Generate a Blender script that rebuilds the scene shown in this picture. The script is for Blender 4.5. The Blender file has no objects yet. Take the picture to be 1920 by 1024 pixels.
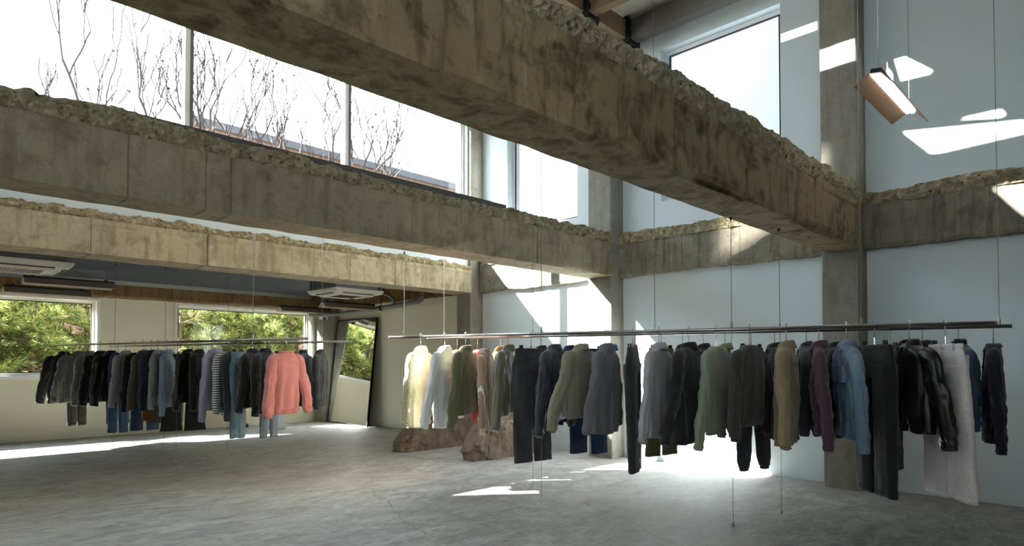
import bpy, math, random
from mathutils import Vector, Matrix, noise

# ------------------------------------------------------------------ camera, sky, sun, exposure
scene = bpy.context.scene
COL = scene.collection
FPX, EYE, PITCH, AZ = 1185.0, 1.4, math.radians(1.3), math.radians(45.4)
cam_data = bpy.data.cameras.new('camera')
cam_data.sensor_fit = 'HORIZONTAL'
cam_data.sensor_width = 36.0
cam_data.lens = 36.0 * FPX / 1920.0
cam_data.shift_y = (651.1 - 512.0) / 1920.0
cam_data.clip_start = 0.05
cam_data.clip_end = 400
cam = bpy.data.objects.new('camera', cam_data)
COL.objects.link(cam)
cam.location = (0, 0, EYE)
cam.rotation_euler = (math.pi / 2 + PITCH, 0, -AZ)
scene.camera = cam
scene.view_settings.view_transform = 'Standard'
scene.view_settings.look = 'None'
scene.view_settings.gamma = 1.0
scene.view_settings.use_curve_mapping = False
scene.view_settings.exposure = 1.0
scene.cycles.use_denoising = True
scene.cycles.max_bounces = 12
scene.cycles.diffuse_bounces = 7
scene.cycles.transparent_max_bounces = 24
scene.cycles.sample_clamp_indirect = 6.0
scene.cycles.use_fast_gi = False

SKY_STRENGTH = 3.5
SUN_STRENGTH = 30.0
world = bpy.data.worlds.new('sky')
scene.world = world
world.use_nodes = True
wt = world.node_tree
wt.nodes.clear()
wo = wt.nodes.new('ShaderNodeOutputWorld')
wb = wt.nodes.new('ShaderNodeBackground')
wc = wt.nodes.new('ShaderNodeTexCoord')
wn = wt.nodes.new('ShaderNodeTexNoise')
wn.inputs['Scale'].default_value = 2.6
wn.inputs['Detail'].default_value = 5
wr = wt.nodes.new('ShaderNodeValToRGB')
wr.color_ramp.elements[0].position = 0.38
wr.color_ramp.elements[0].color = (0.60, 0.79, 1.0, 1)
wr.color_ramp.elements[1].position = 0.62
wr.color_ramp.elements[1].color = (0.88, 0.95, 1.0, 1)
wt.links.new(wc.outputs['Generated'], wn.inputs['Vector'])
wt.links.new(wn.outputs['Fac'], wr.inputs['Fac'])
# the sky is brightest around the sun and dims on the side away from it
wd = wt.nodes.new('ShaderNodeVectorMath')
wd.operation = 'DOT_PRODUCT'
wd.inputs[1].default_value = (-0.79, 0.61, 0.0)
wt.links.new(wc.outputs['Generated'], wd.inputs[0])
wm = wt.nodes.new('ShaderNodeMapRange')
wm.interpolation_type = 'SMOOTHSTEP'
wm.inputs['From Min'].default_value = -0.62
wm.inputs['From Max'].default_value = 0.22
wm.inputs['To Min'].default_value = 0.11 * SKY_STRENGTH
wm.inputs['To Max'].default_value = 1.05 * SKY_STRENGTH
wt.links.new(wd.outputs['Value'], wm.inputs['Value'])
wt.links.new(wm.outputs['Result'], wb.inputs['Strength'])
wt.links.new(wr.outputs['Color'], wb.inputs['Color'])
wb.inputs['Strength'].default_value = SKY_STRENGTH
wt.links.new(wb.outputs['Background'], wo.inputs['Surface'])

sun_data = bpy.data.lights.new('sun', 'SUN')
sun_data.energy = SUN_STRENGTH
sun_data.angle = math.radians(0.55)
sun_data.color = (1.0, 0.975, 0.94)
sun = bpy.data.objects.new('sun', sun_data)
COL.objects.link(sun)
sun.location = (-20, 20, 20)
SUN_DIR = Vector((1.0, -0.771, -0.794)).normalized()
sun.rotation_euler = SUN_DIR.to_track_quat('-Z', 'Y').to_euler()

# added spot standing in for reflected sun, aimed through slots in the unseen front wall
glint_data = bpy.data.lights.new('reflected_sun_spot', 'SPOT')
glint_data.energy = 55000
glint_data.spot_size = math.radians(11.5)
glint_data.spot_blend = .3
glint_data.shadow_soft_size = .22
glint_data.color = (1.0, .97, .92)
glint = bpy.data.objects.new('reflected_sun_spot', glint_data)
COL.objects.link(glint)
glint.location = (2.77 - 8.85, -1.7 - 8.45, 5.0 + 4.55)
glint.rotation_euler = Vector((1.77, 1.69, -.91)).to_track_quat('-Z', 'Y').to_euler()

# ------------------------------------------------------------------ helpers
class MB:
    """collects vertices and faces and links them as one mesh object"""
    def __init__(s):
        s.v, s.f, s.m = [], [], []
        s.cur = 0
    def add(s, vs, fs):
        o = len(s.v)
        s.v += [tuple(p) for p in vs]
        s.f += [tuple(i + o for i in f) for f in fs]
        s.m += [s.cur] * len(fs)
        return s
    def box(s, x0, y0, z0, x1, y1, z1, M=None, bevel=0.0):
        vs = [Vector((x, y, z)) for z in (z0, z1) for y in (y0, y1) for x in (x0, x1)]
        if M: vs = [M @ v for v in vs]
        return s.add(vs, [(0, 2, 3, 1), (4, 5, 7, 6), (0, 1, 5, 4), (2, 6, 7, 3), (0, 4, 6, 2), (1, 3, 7, 5)])
    def loft(s, rings, closed=True, caps=True):
        n = len(rings[0])
        vs = [p for r in rings for p in r]
        fs = []
        for i in range(len(rings) - 1):
            for j in range(n if closed else n - 1):
                k = (j + 1) % n
                fs.append((i * n + j, i * n + k, (i + 1) * n + k, (i + 1) * n + j))
        if caps and closed:
            fs.append(tuple(range(n - 1, -1, -1)))
            fs.append(tuple((len(rings) - 1) * n + j for j in range(n)))
        return s.add(vs, fs)
    def tube(s, pts, r, n=8, caps=True):
        pts = [Vector(p) for p in pts]
        rr = r if isinstance(r, (list, tuple)) else [r] * len(pts)
        rings = []
        ref = None
        for i, p in enumerate(pts):
            t = (pts[min(i + 1, len(pts) - 1)] - pts[max(i - 1, 0)])
            if t.length < 1e-9: t = Vector((0, 0, 1))
            t.normalize()
            if ref is None:
                ref = Vector((0, 0, 1)) if abs(t.z) < .9 else Vector((1, 0, 0))
            a = t.cross(ref)
            if a.length < 1e-6: a = t.cross(Vector((0, 1, 0)))
            a.normalize()
            b = a.cross(t).normalized()
            ref = b
            rings.append([p + a * rr[i] * math.cos(2 * math.pi * k / n) + b * rr[i] * math.sin(2 * math.pi * k / n) for k in range(n)])
        return s.loft(rings, True, caps)
    def build(s, name, mat, parent=None, smooth=False, angle=None):
        me = bpy.data.meshes.new(name)
        me.from_pydata(s.v, [], s.f)
        for m in (mat if isinstance(mat, (list, tuple)) else [mat]): me.materials.append(m)
        if any(s.m): me.polygons.foreach_set('material_index', s.m)
        if smooth: me.polygons.foreach_set('use_smooth', [True] * len(me.polygons))
        me.update()
        o = bpy.data.objects.new(name, me)
        COL.objects.link(o)
        if parent: o.parent = parent
        return o

def fix_normals(o):
    import bmesh
    bm = bmesh.new(); bm.from_mesh(o.data)
    bmesh.ops.recalc_face_normals(bm, faces=bm.faces)
    bm.to_mesh(o.data); bm.free()
    return o

def bevel(o, w=0.004, seg=2):
    md = o.modifiers.new('soft_edges', 'BEVEL'); md.width = w; md.segments = seg; md.limit_method = 'ANGLE'
    return o

def thing(name, label, cat, loc=(0, 0, 0), rotz=0, group=None):
    o = bpy.data.objects.new(name, None)
    COL.objects.link(o)
    o.location = loc
    o.rotation_euler = (0, 0, rotz)
    return tag(o, label, cat, group)

def tag(o, label, cat, group=None):
    o['label'] = label
    o['category'] = cat
    if group: o['group'] = group
    return o

def struct(o, label=None):
    o['kind'] = 'structure'
    if label: o['label'] = label
    return o

def N(x, y=0, z=0):
    return noise.noise(Vector((x, y, z)))

def fbm(x, y, z, o=4):
    return noise.fractal(Vector((x, y, z)), 1.0, 2.0, o, noise_basis='PERLIN_ORIGINAL')

# ------------------------------------------------------------------ materials
class NT:
    def __init__(s, name):
        s.mat = bpy.data.materials.new(name)
        s.mat.use_nodes = True
        s.t = s.mat.node_tree
        s.t.nodes.clear()
        s.out = s.t.nodes.new('ShaderNodeOutputMaterial')
        s.b = s.t.nodes.new('ShaderNodeBsdfPrincipled')
        s.t.links.new(s.b.outputs['BSDF'], s.out.inputs['Surface'])
        s.co = s.t.nodes.new('ShaderNodeTexCoord').outputs['Object']
    def link(s, a, b): s.t.links.new(a, b)
    def n(s, k): return s.t.nodes.new(k)
    def mapping(s, scale, src=None, rot=(0, 0, 0), loc=(0, 0, 0)):
        m = s.n('ShaderNodeMapping')
        m.inputs['Scale'].default_value = scale
        m.inputs['Rotation'].default_value = rot
        m.inputs['Location'].default_value = loc
        s.link(src or s.co, m.inputs['Vector'])
        return m.outputs['Vector']
    def noise(s, scale, detail=4, rough=.5, vec=None, dist=0):
        q = s.n('ShaderNodeTexNoise')
        q.inputs['Scale'].default_value = scale
        q.inputs['Detail'].default_value = detail
        q.inputs['Roughness'].default_value = rough
        q.inputs['Distortion'].default_value = dist
        s.link(vec or s.co, q.inputs['Vector'])
        return q.outputs['Fac']
    def voronoi(s, scale, vec=None, feature='F1'):
        q = s.n('ShaderNodeTexVoronoi')
        q.feature = feature
        q.inputs['Scale'].default_value = scale
        s.link(vec or s.co, q.inputs['Vector'])
        return q.outputs['Distance']
    def ramp(s, fac, stops, interp='LINEAR'):
        q = s.n('ShaderNodeValToRGB')
        q.color_ramp.interpolation = interp
        e = q.color_ramp.elements
        while len(e) < len(stops): e.new(0.5)
        for i, (p, c) in enumerate(stops):
            e[i].position = p
            e[i].color = (c[0], c[1], c[2], 1) if isinstance(c, (tuple, list)) else (c, c, c, 1)
        s.link(fac, q.inputs['Fac'])
        return q.outputs['Color']
    def mix(s, fac, a, b, mode='MIX'):
        q = s.n('ShaderNodeMix')
        q.data_type = 'RGBA'
        q.blend_type = mode
        for inp, val in ((q.inputs[0], fac), (q.inputs[6], a), (q.inputs[7], b)):
            if isinstance(val, (int, float)): inp.default_value = val
            elif isinstance(val, (tuple, list)): inp.default_value = (val[0], val[1], val[2], 1)
            else: s.link(val, inp)
        return q.outputs[2]
    def math(s, op, a, b=0.0, c=0.0):
        q = s.n('ShaderNodeMath')
        q.operation = op
        for i, val in enumerate((a, b, c)):
            if isinstance(val, (int, float)): q.inputs[i].default_value = val
            else: s.link(val, q.inputs[i])
        return q.outputs[0]
    def sep(s, vec=None):
        q = s.n('ShaderNodeSeparateXYZ')
        s.link(vec or s.co, q.inputs[0])
        return q.outputs
    def color(s, c):
        if isinstance(c, (tuple, list)): s.b.inputs['Base Color'].default_value = (c[0], c[1], c[2], 1)
        else: s.link(c, s.b.inputs['Base Color'])
    def rough(s, r):
        if isinstance(r, (int, float)): s.b.inputs['Roughness'].default_value = r
        else: s.link(r, s.b.inputs['Roughness'])
    def bump(s, h, strength=.5, dist=.02):
        q = s.n('ShaderNodeBump')
        q.inputs['Strength'].default_value = strength
        q.inputs['Distance'].default_value = dist
        s.link(h, q.inputs['Height'])
        s.link(q.outputs['Normal'], s.b.inputs['Normal'])

def srgb(r, g, b):
    return tuple(((c / 255) / 12.92 if c / 255 <= .04045 else ((c / 255 + .055) / 1.055) ** 2.4) for c in (r, g, b))

def concrete(name, base, dark, light, dark_amt=.5, light_amt=.3, streak=.6, seed=0.0, bump=.5):
    m = NT(name)
    v = m.mapping((1, 1, 1), loc=(seed, seed * 1.7, seed * .3))
    big = m.noise(1.1, 5, .6, v, .6)
    mid = m.noise(5.5, 6, .65, v, .4)
    fine = m.noise(38, 5, .7, v)
    sv = m.mapping((5.0, 5.0, .55), loc=(seed * 2, seed, 0))
    st = m.noise(2.2, 5, .62, sv, .3)
    c = m.mix(m.ramp(big, [(.35, 0), (.66, 1)]), base, tuple(x * .80 for x in base))
    c = m.mix(m.math('MULTIPLY', m.ramp(mid, [(.48, 0), (.68, 1)]), dark_amt), c, dark)
    c = m.mix(m.math('MULTIPLY', m.ramp(st, [(.50, 0), (.64, 1)]), streak), c, dark)
    lt = m.noise(3.1, 7, .7, m.mapping((1.3, 1.3, .8), loc=(seed + 9, 4, seed)), .8)
    c = m.mix(m.math('MULTIPLY', m.ramp(lt, [(.54, 0), (.70, 1)]), light_amt), c, light)
    pits = m.voronoi(26, m.mapping((1, 1, 1), loc=(seed, 3, 1)))
    pk = m.ramp(pits, [(.045, 0), (.09, 1)])
    c = m.mix(1.0, c, m.mix(.35, (1, 1, 1), m.ramp(fine, [(.3, .45), (.7, 1.0)])), 'MULTIPLY')
    c = m.mix(1.0, c, m.mix(.6, (1, 1, 1), pk), 'MULTIPLY')
    m.color(c)
    m.rough(.88)
    m.b.inputs['Specular IOR Level'].default_value = .25
    h = m.math('ADD', m.math('MULTIPLY', mid, .5), m.math('MULTIPLY', fine, .35))
    h = m.math('ADD', h, m.math('MULTIPLY', pk, .3))
    m.bump(h, bump, .012)
    return m.mat

def rubble(name, c0, c1, c2, seed=0.0):
    m = NT(name)
    v = m.mapping((1, 1, 1), loc=(seed, 0, seed))
    a = m.noise(14, 8, .75, v, .5)
    vo = m.voronoi(34, v)
    vb = m.voronoi(13, v)
    c = m.ramp(a, [(.3, c0), (.5, c1), (.72, c2)])
    c = m.mix(1.0, c, m.ramp(vb, [(.10, .25), (.24, 1)]), 'MULTIPLY')
    m.color(c)
    m.rough(.95)
    m.b.inputs['Specular IOR Level'].default_value = .15
    m.bump(m.math('ADD', a, m.math('MULTIPLY', vo, .8)), .9, .03)
    return m.mat

def plain(name, col, rough=.6, metal=0.0, nscale=0, namt=.1, bump=0.0, spec=.5):
    m = NT(name)
    if nscale:
        f = m.noise(nscale, 5, .6)
        m.color(m.mix(f, tuple(x * (1 - namt) for x in col), tuple(min(1, x * (1 + namt)) for x in col)))
        if bump: m.bump(f, bump, .01)
    else:
        m.color(col)
    m.rough(rough)
    m.b.inputs['Metallic'].default_value = metal
    m.b.inputs['Specular IOR Level'].default_value = spec
    return m.mat

def glass_mat(name, tint=(.96, .98, .985), refl=.05):
    m = NT(name)
    m.t.nodes.remove(m.b)
    tr = m.n('ShaderNodeBsdfTransparent')
    tr.inputs['Color'].default_value = (*tint, 1)
    gl = m.n('ShaderNodeBsdfGlossy')
    gl.inputs['Roughness'].default_value = .01
    lw = m.n('ShaderNodeLayerWeight')
    lw.inputs['Blend'].default_value = .5
    mx = m.n('ShaderNodeMixShader')
    m.link(m.math('ADD', m.math('MULTIPLY', m.math('POWER', lw.outputs['Facing'], 5.0), .9), .045), mx.inputs[0])
    m.link(tr.outputs[0], mx.inputs[1])
    m.link(gl.outputs[0], mx.inputs[2])
    m.link(mx.outputs[0], m.out.inputs['Surface'])
    return m.mat

WHITE = plain('white_plaster', srgb(216, 227, 230), .85, nscale=3, namt=.03, bump=.08, spec=.2)
CREAM = plain('cream_plaster', srgb(224, 220, 196), .85, nscale=3, namt=.03, bump=.08, spec=.2)
FRAMEW = plain('white_window_frame', srgb(235, 236, 236), .5, nscale=2, namt=.02)
FRAMED = plain('dark_gasket', srgb(38, 36, 48), .6, nscale=4, namt=.05)
GLASS = glass_mat('window_glass')
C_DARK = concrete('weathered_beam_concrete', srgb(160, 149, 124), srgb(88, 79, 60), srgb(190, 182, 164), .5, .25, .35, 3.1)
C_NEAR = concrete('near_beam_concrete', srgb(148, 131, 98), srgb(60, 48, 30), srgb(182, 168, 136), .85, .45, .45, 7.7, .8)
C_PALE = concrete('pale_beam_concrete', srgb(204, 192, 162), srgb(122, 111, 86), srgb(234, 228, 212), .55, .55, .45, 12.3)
C_WALLB = concrete('wall_beam_concrete', srgb(146, 140, 124), srgb(84, 78, 64), srgb(190, 186, 172), .55, .4, .5, 21.0)
C_COL = concrete('column_concrete', srgb(158, 154, 142), srgb(112, 106, 92), srgb(184, 182, 172), .35, .3, .35, 31.0, .35)
C_STONE = concrete('rubble_block_concrete', srgb(136, 122, 108), srgb(78, 68, 60), srgb(176, 164, 150), .6, .3, .3, 41.0, .9)
R_DARK = rubble('broken_concrete', srgb(104, 94, 72), srgb(160, 148, 118), srgb(206, 196, 170), 1.0)
R_PALE = rubble('broken_pale_concrete', srgb(110, 96, 70), srgb(176, 160, 126), srgb(222, 214, 190), 5.0)
STEEL = plain('brushed_steel', srgb(172, 170, 166), .28, 1.0, nscale=30, namt=.06)
CHROME = plain('chrome_wire', srgb(205, 205, 205), .18, 1.0, nscale=20, namt=.03)
CABLE = plain('steel_cable', srgb(120, 118, 114), .4, .8, nscale=30, namt=.1)
BLACKM = plain('black_metal', srgb(24, 23, 24), .5, .3, nscale=12, namt=.2)
GREYP = plain('grey_pipe', srgb(110, 112, 112), .55, .1, nscale=6, namt=.1)

def floor_mat():
    m = NT('worn_concrete_floor')
    v = m.mapping((1, 1, 1), rot=(0, 0, .5))
    a = m.noise(1.6, 7, .68, m.mapping((1.0, 2.0, 1), rot=(0, 0, .75)), 1.0)
    b = m.noise(6.0, 7, .7, m.mapping((1.0, 2.2, 1), rot=(0, 0, .75)), 1.3)
    f = m.noise(60, 4, .7)
    g = m.noise(.45, 3, .5)
    c = m.ramp(a, [(.28, srgb(126, 124, 119)), (.48, srgb(158, 156, 151)), (.70, srgb(184, 183, 179))])
    c = m.mix(m.math('MULTIPLY', m.ramp(b, [(.46, 0), (.62, 1)]), .55), c, srgb(110, 107, 101))
    c = m.mix(m.math('MULTIPLY', m.ramp(m.noise(3.2, 6, .7, None, 2.0), [(.56, 0), (.66, 1)]), .4), c, srgb(198, 196, 189))
    c = m.mix(m.math('MULTIPLY', m.ramp(g, [(.45, 0), (.65, 1)]), .25), c, srgb(170, 163, 148))
    # a hairline crack and a few scratches, each where it lies on the floor
    s = m.sep()
    def crack(ax, ay, bx, by, w, wob, fr):
        L = math.hypot(bx - ax, by - ay)
        ux, uy = (bx - ax) / L, (by - ay) / L
        px_ = m.math('SUBTRACT', s[0], ax); py_ = m.math('SUBTRACT', s[1], ay)
        t = m.math('ADD', m.math('MULTIPLY', px_, ux), m.math('MULTIPLY', py_, uy))
        d = m.math('SUBTRACT', m.math('MULTIPLY', px_, -uy), m.math('MULTIPLY', py_, -ux))
        wv = m.math('MULTIPLY', m.math('SUBTRACT', m.noise(fr, 4, .6), .5), wob)
        dd = m.math('ABSOLUTE', m.math('ADD', d, wv))
        k = m.math('LESS_THAN', dd, w)
        k = m.math('MULTIPLY', k, m.math('GREATER_THAN', t, 0.0))
        return m.math('MULTIPLY', k, m.math('LESS_THAN', t, L))
    for cr in (CRACKS):
        c = m.mix(m.math('MULTIPLY', crack(*cr), .75), c, srgb(62, 56, 48))
    m.color(c)
    m.rough(m.math('ADD', m.math('MULTIPLY', a, .3), .48))
    m.b.inputs['Specular IOR Level'].default_value = .3
    m.bump(m.math('ADD', m.math('MULTIPLY', b, .6), m.math('MULTIPLY', f, .2)), .25, .01)
    return m.mat
CRACKS = [(5.0, 3.9, 4.15, 2.05, .004, .35, 1.6), (3.8, 6.0, 3.2, 4.1, .003, .5, 1.2), (4.6, 2.7, 4.2, 1.8, .002, .3, 2.0)]

def cloth(name, col, kind='plain', col2=None, p=.02, rough=.9, sheen=.2, bump=.25, weave=420):
    m = NT(name)
    n1 = m.noise(5, 5, .6)
    base = m.mix(n1, tuple(x * .84 for x in col), tuple(min(1, x * 1.1) for x in col))
    s = m.sep()
    if kind == 'hstripe':
        w = m.math('FRACT', m.math('DIVIDE', s[2], p))
        k = m.math('GREATER_THAN', w, .62)
        base = m.mix(k, base, col2)
    elif kind == 'vstripe':
        w = m.math('FRACT', m.math('DIVIDE', s[0], p))
        base = m.mix(m.math('GREATER_THAN', w, .86), base, col2)
    elif kind == 'check':
        w = m.math('GREATER_THAN', m.math('FRACT', m.math('DIVIDE', s[2], p)), .80)
        w2 = m.math('GREATER_THAN', m.math('FRACT', m.math('DIVIDE', s[0], p)), .80)
        base = m.mix(m.math('MULTIPLY', m.math('MAXIMUM', w, w2), .75), base, col2)
    elif kind == 'denim':
        sl = m.noise(3.2, 4, .6, m.mapping((1, 1, .5)))
        base = m.mix(m.ramp(sl, [(.42, 0), (.62, .8)]), base, col2)
        fz = m.noise(120, 3, .8, m.mapping((1, 1, .35)))
        base = m.mix(1.0, base, m.ramp(fz, [(.3, .78), (.7, 1.12)]), 'MULTIPLY')
    elif kind == 'knit':
        w = m.math('SINE', m.math('MULTIPLY', s[0], 900))
        base = m.mix(m.math('MULTIPLY', m.math('ADD', w, 1), .12), base, tuple(x * .55 for x in col))
    m.color(base)
    m.rough(rough)
    m.b.inputs['Specular IOR Level'].default_value = .3 if rough > .6 else .5
    m.b.inputs['Sheen Weight'].default_value = sheen
    m.b.inputs['Sheen Roughness'].default_value = .5
    wv = m.noise(weave, 2, .6)
    h = m.math('ADD', m.math('MULTIPLY', wv, .25), m.math('MULTIPLY', m.noise(22, 4, .6, m.mapping((1, 1, .4))), .9))
    m.bump(h, bump, .008)
    return m.mat

# ------------------------------------------------------------------ floor, walls, ceilings
WX = 7.80            # plane of the right wall
mb = MB(); mb.box(-4.3, -2.0, -.2, 8.2, 14.1, 0)
FLOOR = struct(mb.build('floor', floor_mat()))

def wall_with_holes(name, mat, axis, at, thick, u0, u1, z0, z1, holes):
    """wall in the plane axis=at; holes are (u0,u1,z0,z1)"""
    us = sorted({u0, u1, *[h[0] for h in holes], *[h[1] for h in holes]})
    zs = sorted({z0, z1, *[h[2] for h in holes], *[h[3] for h in holes]})
    us = [u for u in us if u0 <= u <= u1]; zs = [z for z in zs if z0 <= z <= z1]
    m = MB()
    solid = lambda i, j: (0 <= i < len(us) - 1 and 0 <= j < len(zs) - 1 and
                          not any(h[0] - 1e-6 <= (us[i] + us[i + 1]) / 2 <= h[1] + 1e-6 and h[2] <= (zs[j] + zs[j + 1]) / 2 <= h[3] for h in holes))
    def P(d, u, z): return (at + d, u, z) if axis == 'X' else (u, at + d, z)
    for i in range(len(us) - 1):
        for j in range(len(zs) - 1):
            if not solid(i, j): continue
            a, b, c, d = us[i], us[i + 1], zs[j], zs[j + 1]
            q = lambda *ps: m.add(ps, [(0, 1, 2, 3)])
            q(P(0, a, c), P(0, b, c), P(0, b, d), P(0, a, d))
            q(P(thick, a, c), P(thick, a, d), P(thick, b, d), P(thick, b, c))
            if not solid(i - 1, j): q(P(0, a, c), P(0, a, d), P(thick, a, d), P(thick, a, c))
            if not solid(i + 1, j): q(P(0, b, c), P(thick, b, c), P(thick, b, d), P(0, b, d))
            if not solid(i, j - 1): q(P(0, a, c), P(thick, a, c), P(thick, b, c), P(0, b, c))
            if not solid(i, j + 1): q(P(0, a, d), P(0, b, d), P(thick, b, d), P(thick, a, d))
    return struct(m.build(name, mat))

WIN_R = [(6.24, 7.81, 3.66, 5.82), (3.05, 4.73, 3.66, 5.82)]
wall_with_holes('wall_right', WHITE, 'X', WX, .32, -2.0, 8.62, 0, 6.6, WIN_R)
wall_with_holes('wall_right_rear', CREAM, 'X', WX, .32, 8.62, 14.1, 0, 3.3, [])
WIN_B = [(-2.2, 2.95, 1.15, 2.53), (4.35, 7.25, 1.13, 2.54)]
wall_with_holes('wall_back', CREAM, 'Y', 13.80, .28, -4.3, WX, 0, 3.3, WIN_B)
WIN_L = [(.4, 3.4, 3.6, 5.2)]  # unseen window added to let in fill light
wall_with_holes('wall_left', WHITE, 'X', -4.3, -.3, -2.0, 8.62, 0, 6.6, WIN_L)
wall_with_holes('wall_left_rear', CREAM, 'X', -4.3, -.3, 8.62, 14.1, 0, 3.3, [])
FRONT_OPENINGS = [(-3.4, -.6, .9, 2.4), (-3.4, .2, 3.7, 5.3), (2.0, 3.5, 4.48, 4.62), (2.0, 3.5, 4.70, 4.86), (2.0, 3.0, 5.42, 5.84)]  # added unseen: fill-light windows, then bare slots that shape the spot's patches
wall_with_holes('wall_front', C_WALLB, 'Y', -1.7, -.3, -4.3, WX, 0, 6.6, FRONT_OPENINGS)
# the upper wall between the hall and the terrace, with the long glazing
GZ0, GZ1, GX0, GX1 = 3.50, 5.90, -.5, 7.46
wall_with_holes('wall_terrace', WHITE, 'Y', 8.50, .30, -4.0, WX, 3.1, 6.6, [(GX0, GX1, GZ0, GZ1)])

# roof over the hall with added unseen openings, shaped to throw sun patches on the wall
def roof():
    polys = []
    Z = 6.15
    for X0, shape in ((7.5, [(2.08, 5.05), (2.50, 5.05), (2.50, 4.68), (2.08, 4.68)]),
                      (WX, [(2.62, 5.58), (3.04, 5.58), (3.04, 5.31), (2.62, 5.31)]),
                      (WX, [(1.90, 4.80), (1.80, 4.79), (1.46, 4.47), (1.50, 4.42), (1.76, 4.43), (1.90, 4.66)]),
                      (WX, [(1.62, 3.95), (1.10, 4.02), (.96, 3.99), (.86, 3.83), (.92, 3.80)]),
                      (7.69, [(.99, 3.11), (.40, 3.14), (.40, 2.50), (.75, 2.80)]),
                      (WX, [(1.78, 3.90), (.74, 3.75), (.70, 3.70), (.72, 3.60), (1.42, 3.57), (1.50, 3.58)])):
        pts = []
        for y, z in shape:
            t = (Z + .05 - z) / .794
            pts.append((X0 - t, y + .771 * t))
        polys.append(pts)
    cu = bpy.data.curves.new('ceiling', 'CURVE')
    cu.dimensions = '2D'; cu.fill_mode = 'BOTH'; cu.extrude = .02
    for pts in [[(-4.6, -2.0), (8.1, -2.0), (8.1, 8.8), (-4.3, 8.8)]] + polys:
        sp = cu.splines.new('POLY'); sp.points.add(len(pts) - 1)
        for i, p in enumerate(pts): sp.points[i].co = (p[0], p[1], 0, 1)
        sp.use_cyclic_u = True
    tmp = bpy.data.objects.new('ceiling_curve', cu)
    COL.objects.link(tmp)
    dg = bpy.context.evaluated_depsgraph_get(); dg.update()
    me = bpy.data.meshes.new_from_object(tmp.evaluated_get(dg))
    bpy.data.objects.remove(tmp)
    o = bpy.data.objects.new('ceiling', me)
    me.materials.clear(); me.materials.append(plain('ceiling_board', srgb(212, 210, 202), .85, nscale=4, namt=.05, bump=.1))
    COL.objects.link(o)
    o.location = (0, 0, Z + .05)
    return struct(o)
roof()
mb = MB(); mb.box(-4.3, 8.8, 3.06, WX, 14.1, 3.30)
struct(mb.build('ceiling_rear', C_WALLB))
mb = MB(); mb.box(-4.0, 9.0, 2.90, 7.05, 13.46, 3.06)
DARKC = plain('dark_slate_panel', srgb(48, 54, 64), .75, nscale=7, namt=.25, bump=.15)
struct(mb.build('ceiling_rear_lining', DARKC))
mb = MB(); mb.box(-4.0, 13.40, 2.83, 7.05, 13.46, 2.90)
mb.build('trim_1', plain('galvanised_channel', srgb(170, 176, 170), .4, .5, nscale=9, namt=.08))
struct(bpy.data.objects['trim_1'])

# ------------------------------------------------------------------ windows
def window(idx, axis, at, u0, u1, z0, z1, depth, fw=.06, mull=(), setback=.2, sgn=1, dark=False, gasket=True):
    fm = FRAMEW
    root = bpy.data.objects.new('window_%d' % idx, None); COL.objects.link(root); root['kind'] = 'structure'
    def bx(m, ua, ub, da, db, za, zb):
        if axis == 'X': m.box(at + sgn * da, ua, za, at + sgn * db, ub, zb)
        else: m.box(ua, at + sgn * da, za, ub, at + sgn * db, zb)
    m = MB()
    s, e = setback, setback + .07
    bx(m, u0, u1, s, e, z0, z0 + fw); bx(m, u0, u1, s, e, z1 - fw, z1)
    bx(m, u0, u0 + fw, s, e, z0 + fw, z1 - fw); bx(m, u1 - fw, u1, s, e, z0 + fw, z1 - fw)
    struct(m.build('window_frame', fm, root))
    if gasket:
        m = MB(); g = .014
        a, b = s - .006, s + .02
        bx(m, u0 + fw, u1 - fw, a, b, z0 + fw, z0 + fw + g); bx(m, u0 + fw, u1 - fw, a, b, z1 - fw - g, z1 - fw)
        bx(m, u0 + fw, u0 + fw + g, a, b, z0 + fw, z1 - fw); bx(m, u1 - fw - g, u1 - fw, a, b, z0 + fw, z1 - fw)
        struct(m.build('window_gasket', FRAMED, root))
    for c in mull:
        m = MB(); bx(m, c - .05, c + .012, s - .02, e + .03, z0 + fw, z1 - fw); struct(m.build('window_mullion', fm, root))
        m = MB(); bx(m, c + .012, c + .05, s - .03, e + .03, z0 + fw, z1 - fw); struct(m.build('window_mullion_seal', FRAMED_GREY, root))
    m = MB(); ua, ub, za, zb, dd = u0 + fw * .6, u1 - fw * .6, z0 + fw * .6, z1 - fw * .6, s + .032
    if axis == 'X': m.add([(at + sgn * dd, ua, za), (at + sgn * dd, ub, za), (at + sgn * dd, ub, zb), (at + sgn * dd, ua, zb)], [(0, 1, 2, 3)])
    else: m.add([(ua, at + sgn * dd, za), (ub, at + sgn * dd, za), (ub, at + sgn * dd, zb), (ua, at + sgn * dd, zb)], [(0, 1, 2, 3)])
    struct(m.build('window_pane', GLASS, root))
    return root
FRAMED_GREY = plain('grey_mullion_seal', srgb(104, 104, 108), .6, nscale=4, namt=.06)
window(1, 'X', WX, *WIN_R[0], .3, setback=.14)
window(2, 'X', WX, *WIN_R[1], .3, setback=.14)
window(3, 'Y', 13.8, *WIN_B[0], .28, setback=.16, fw=.05)
window(4, 'Y', 13.8, *WIN_B[1], .28, setback=.16, fw=.05)
window(5, 'Y', 8.5, GX0, GX1, GZ0, GZ1, .3, mull=(.49, 2.80, 5.09), setback=.08, fw=.055, gasket=True)
for k, h in enumerate(FRONT_OPENINGS[:2]): window(6 + k, 'Y', -1.7, *h, .3, setback=.1, sgn=-1)
for k, h in enumerate(WIN_L): window(8 + k, 'X', -4.3, *h, .3, setback=.1, sgn=-1)
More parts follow.
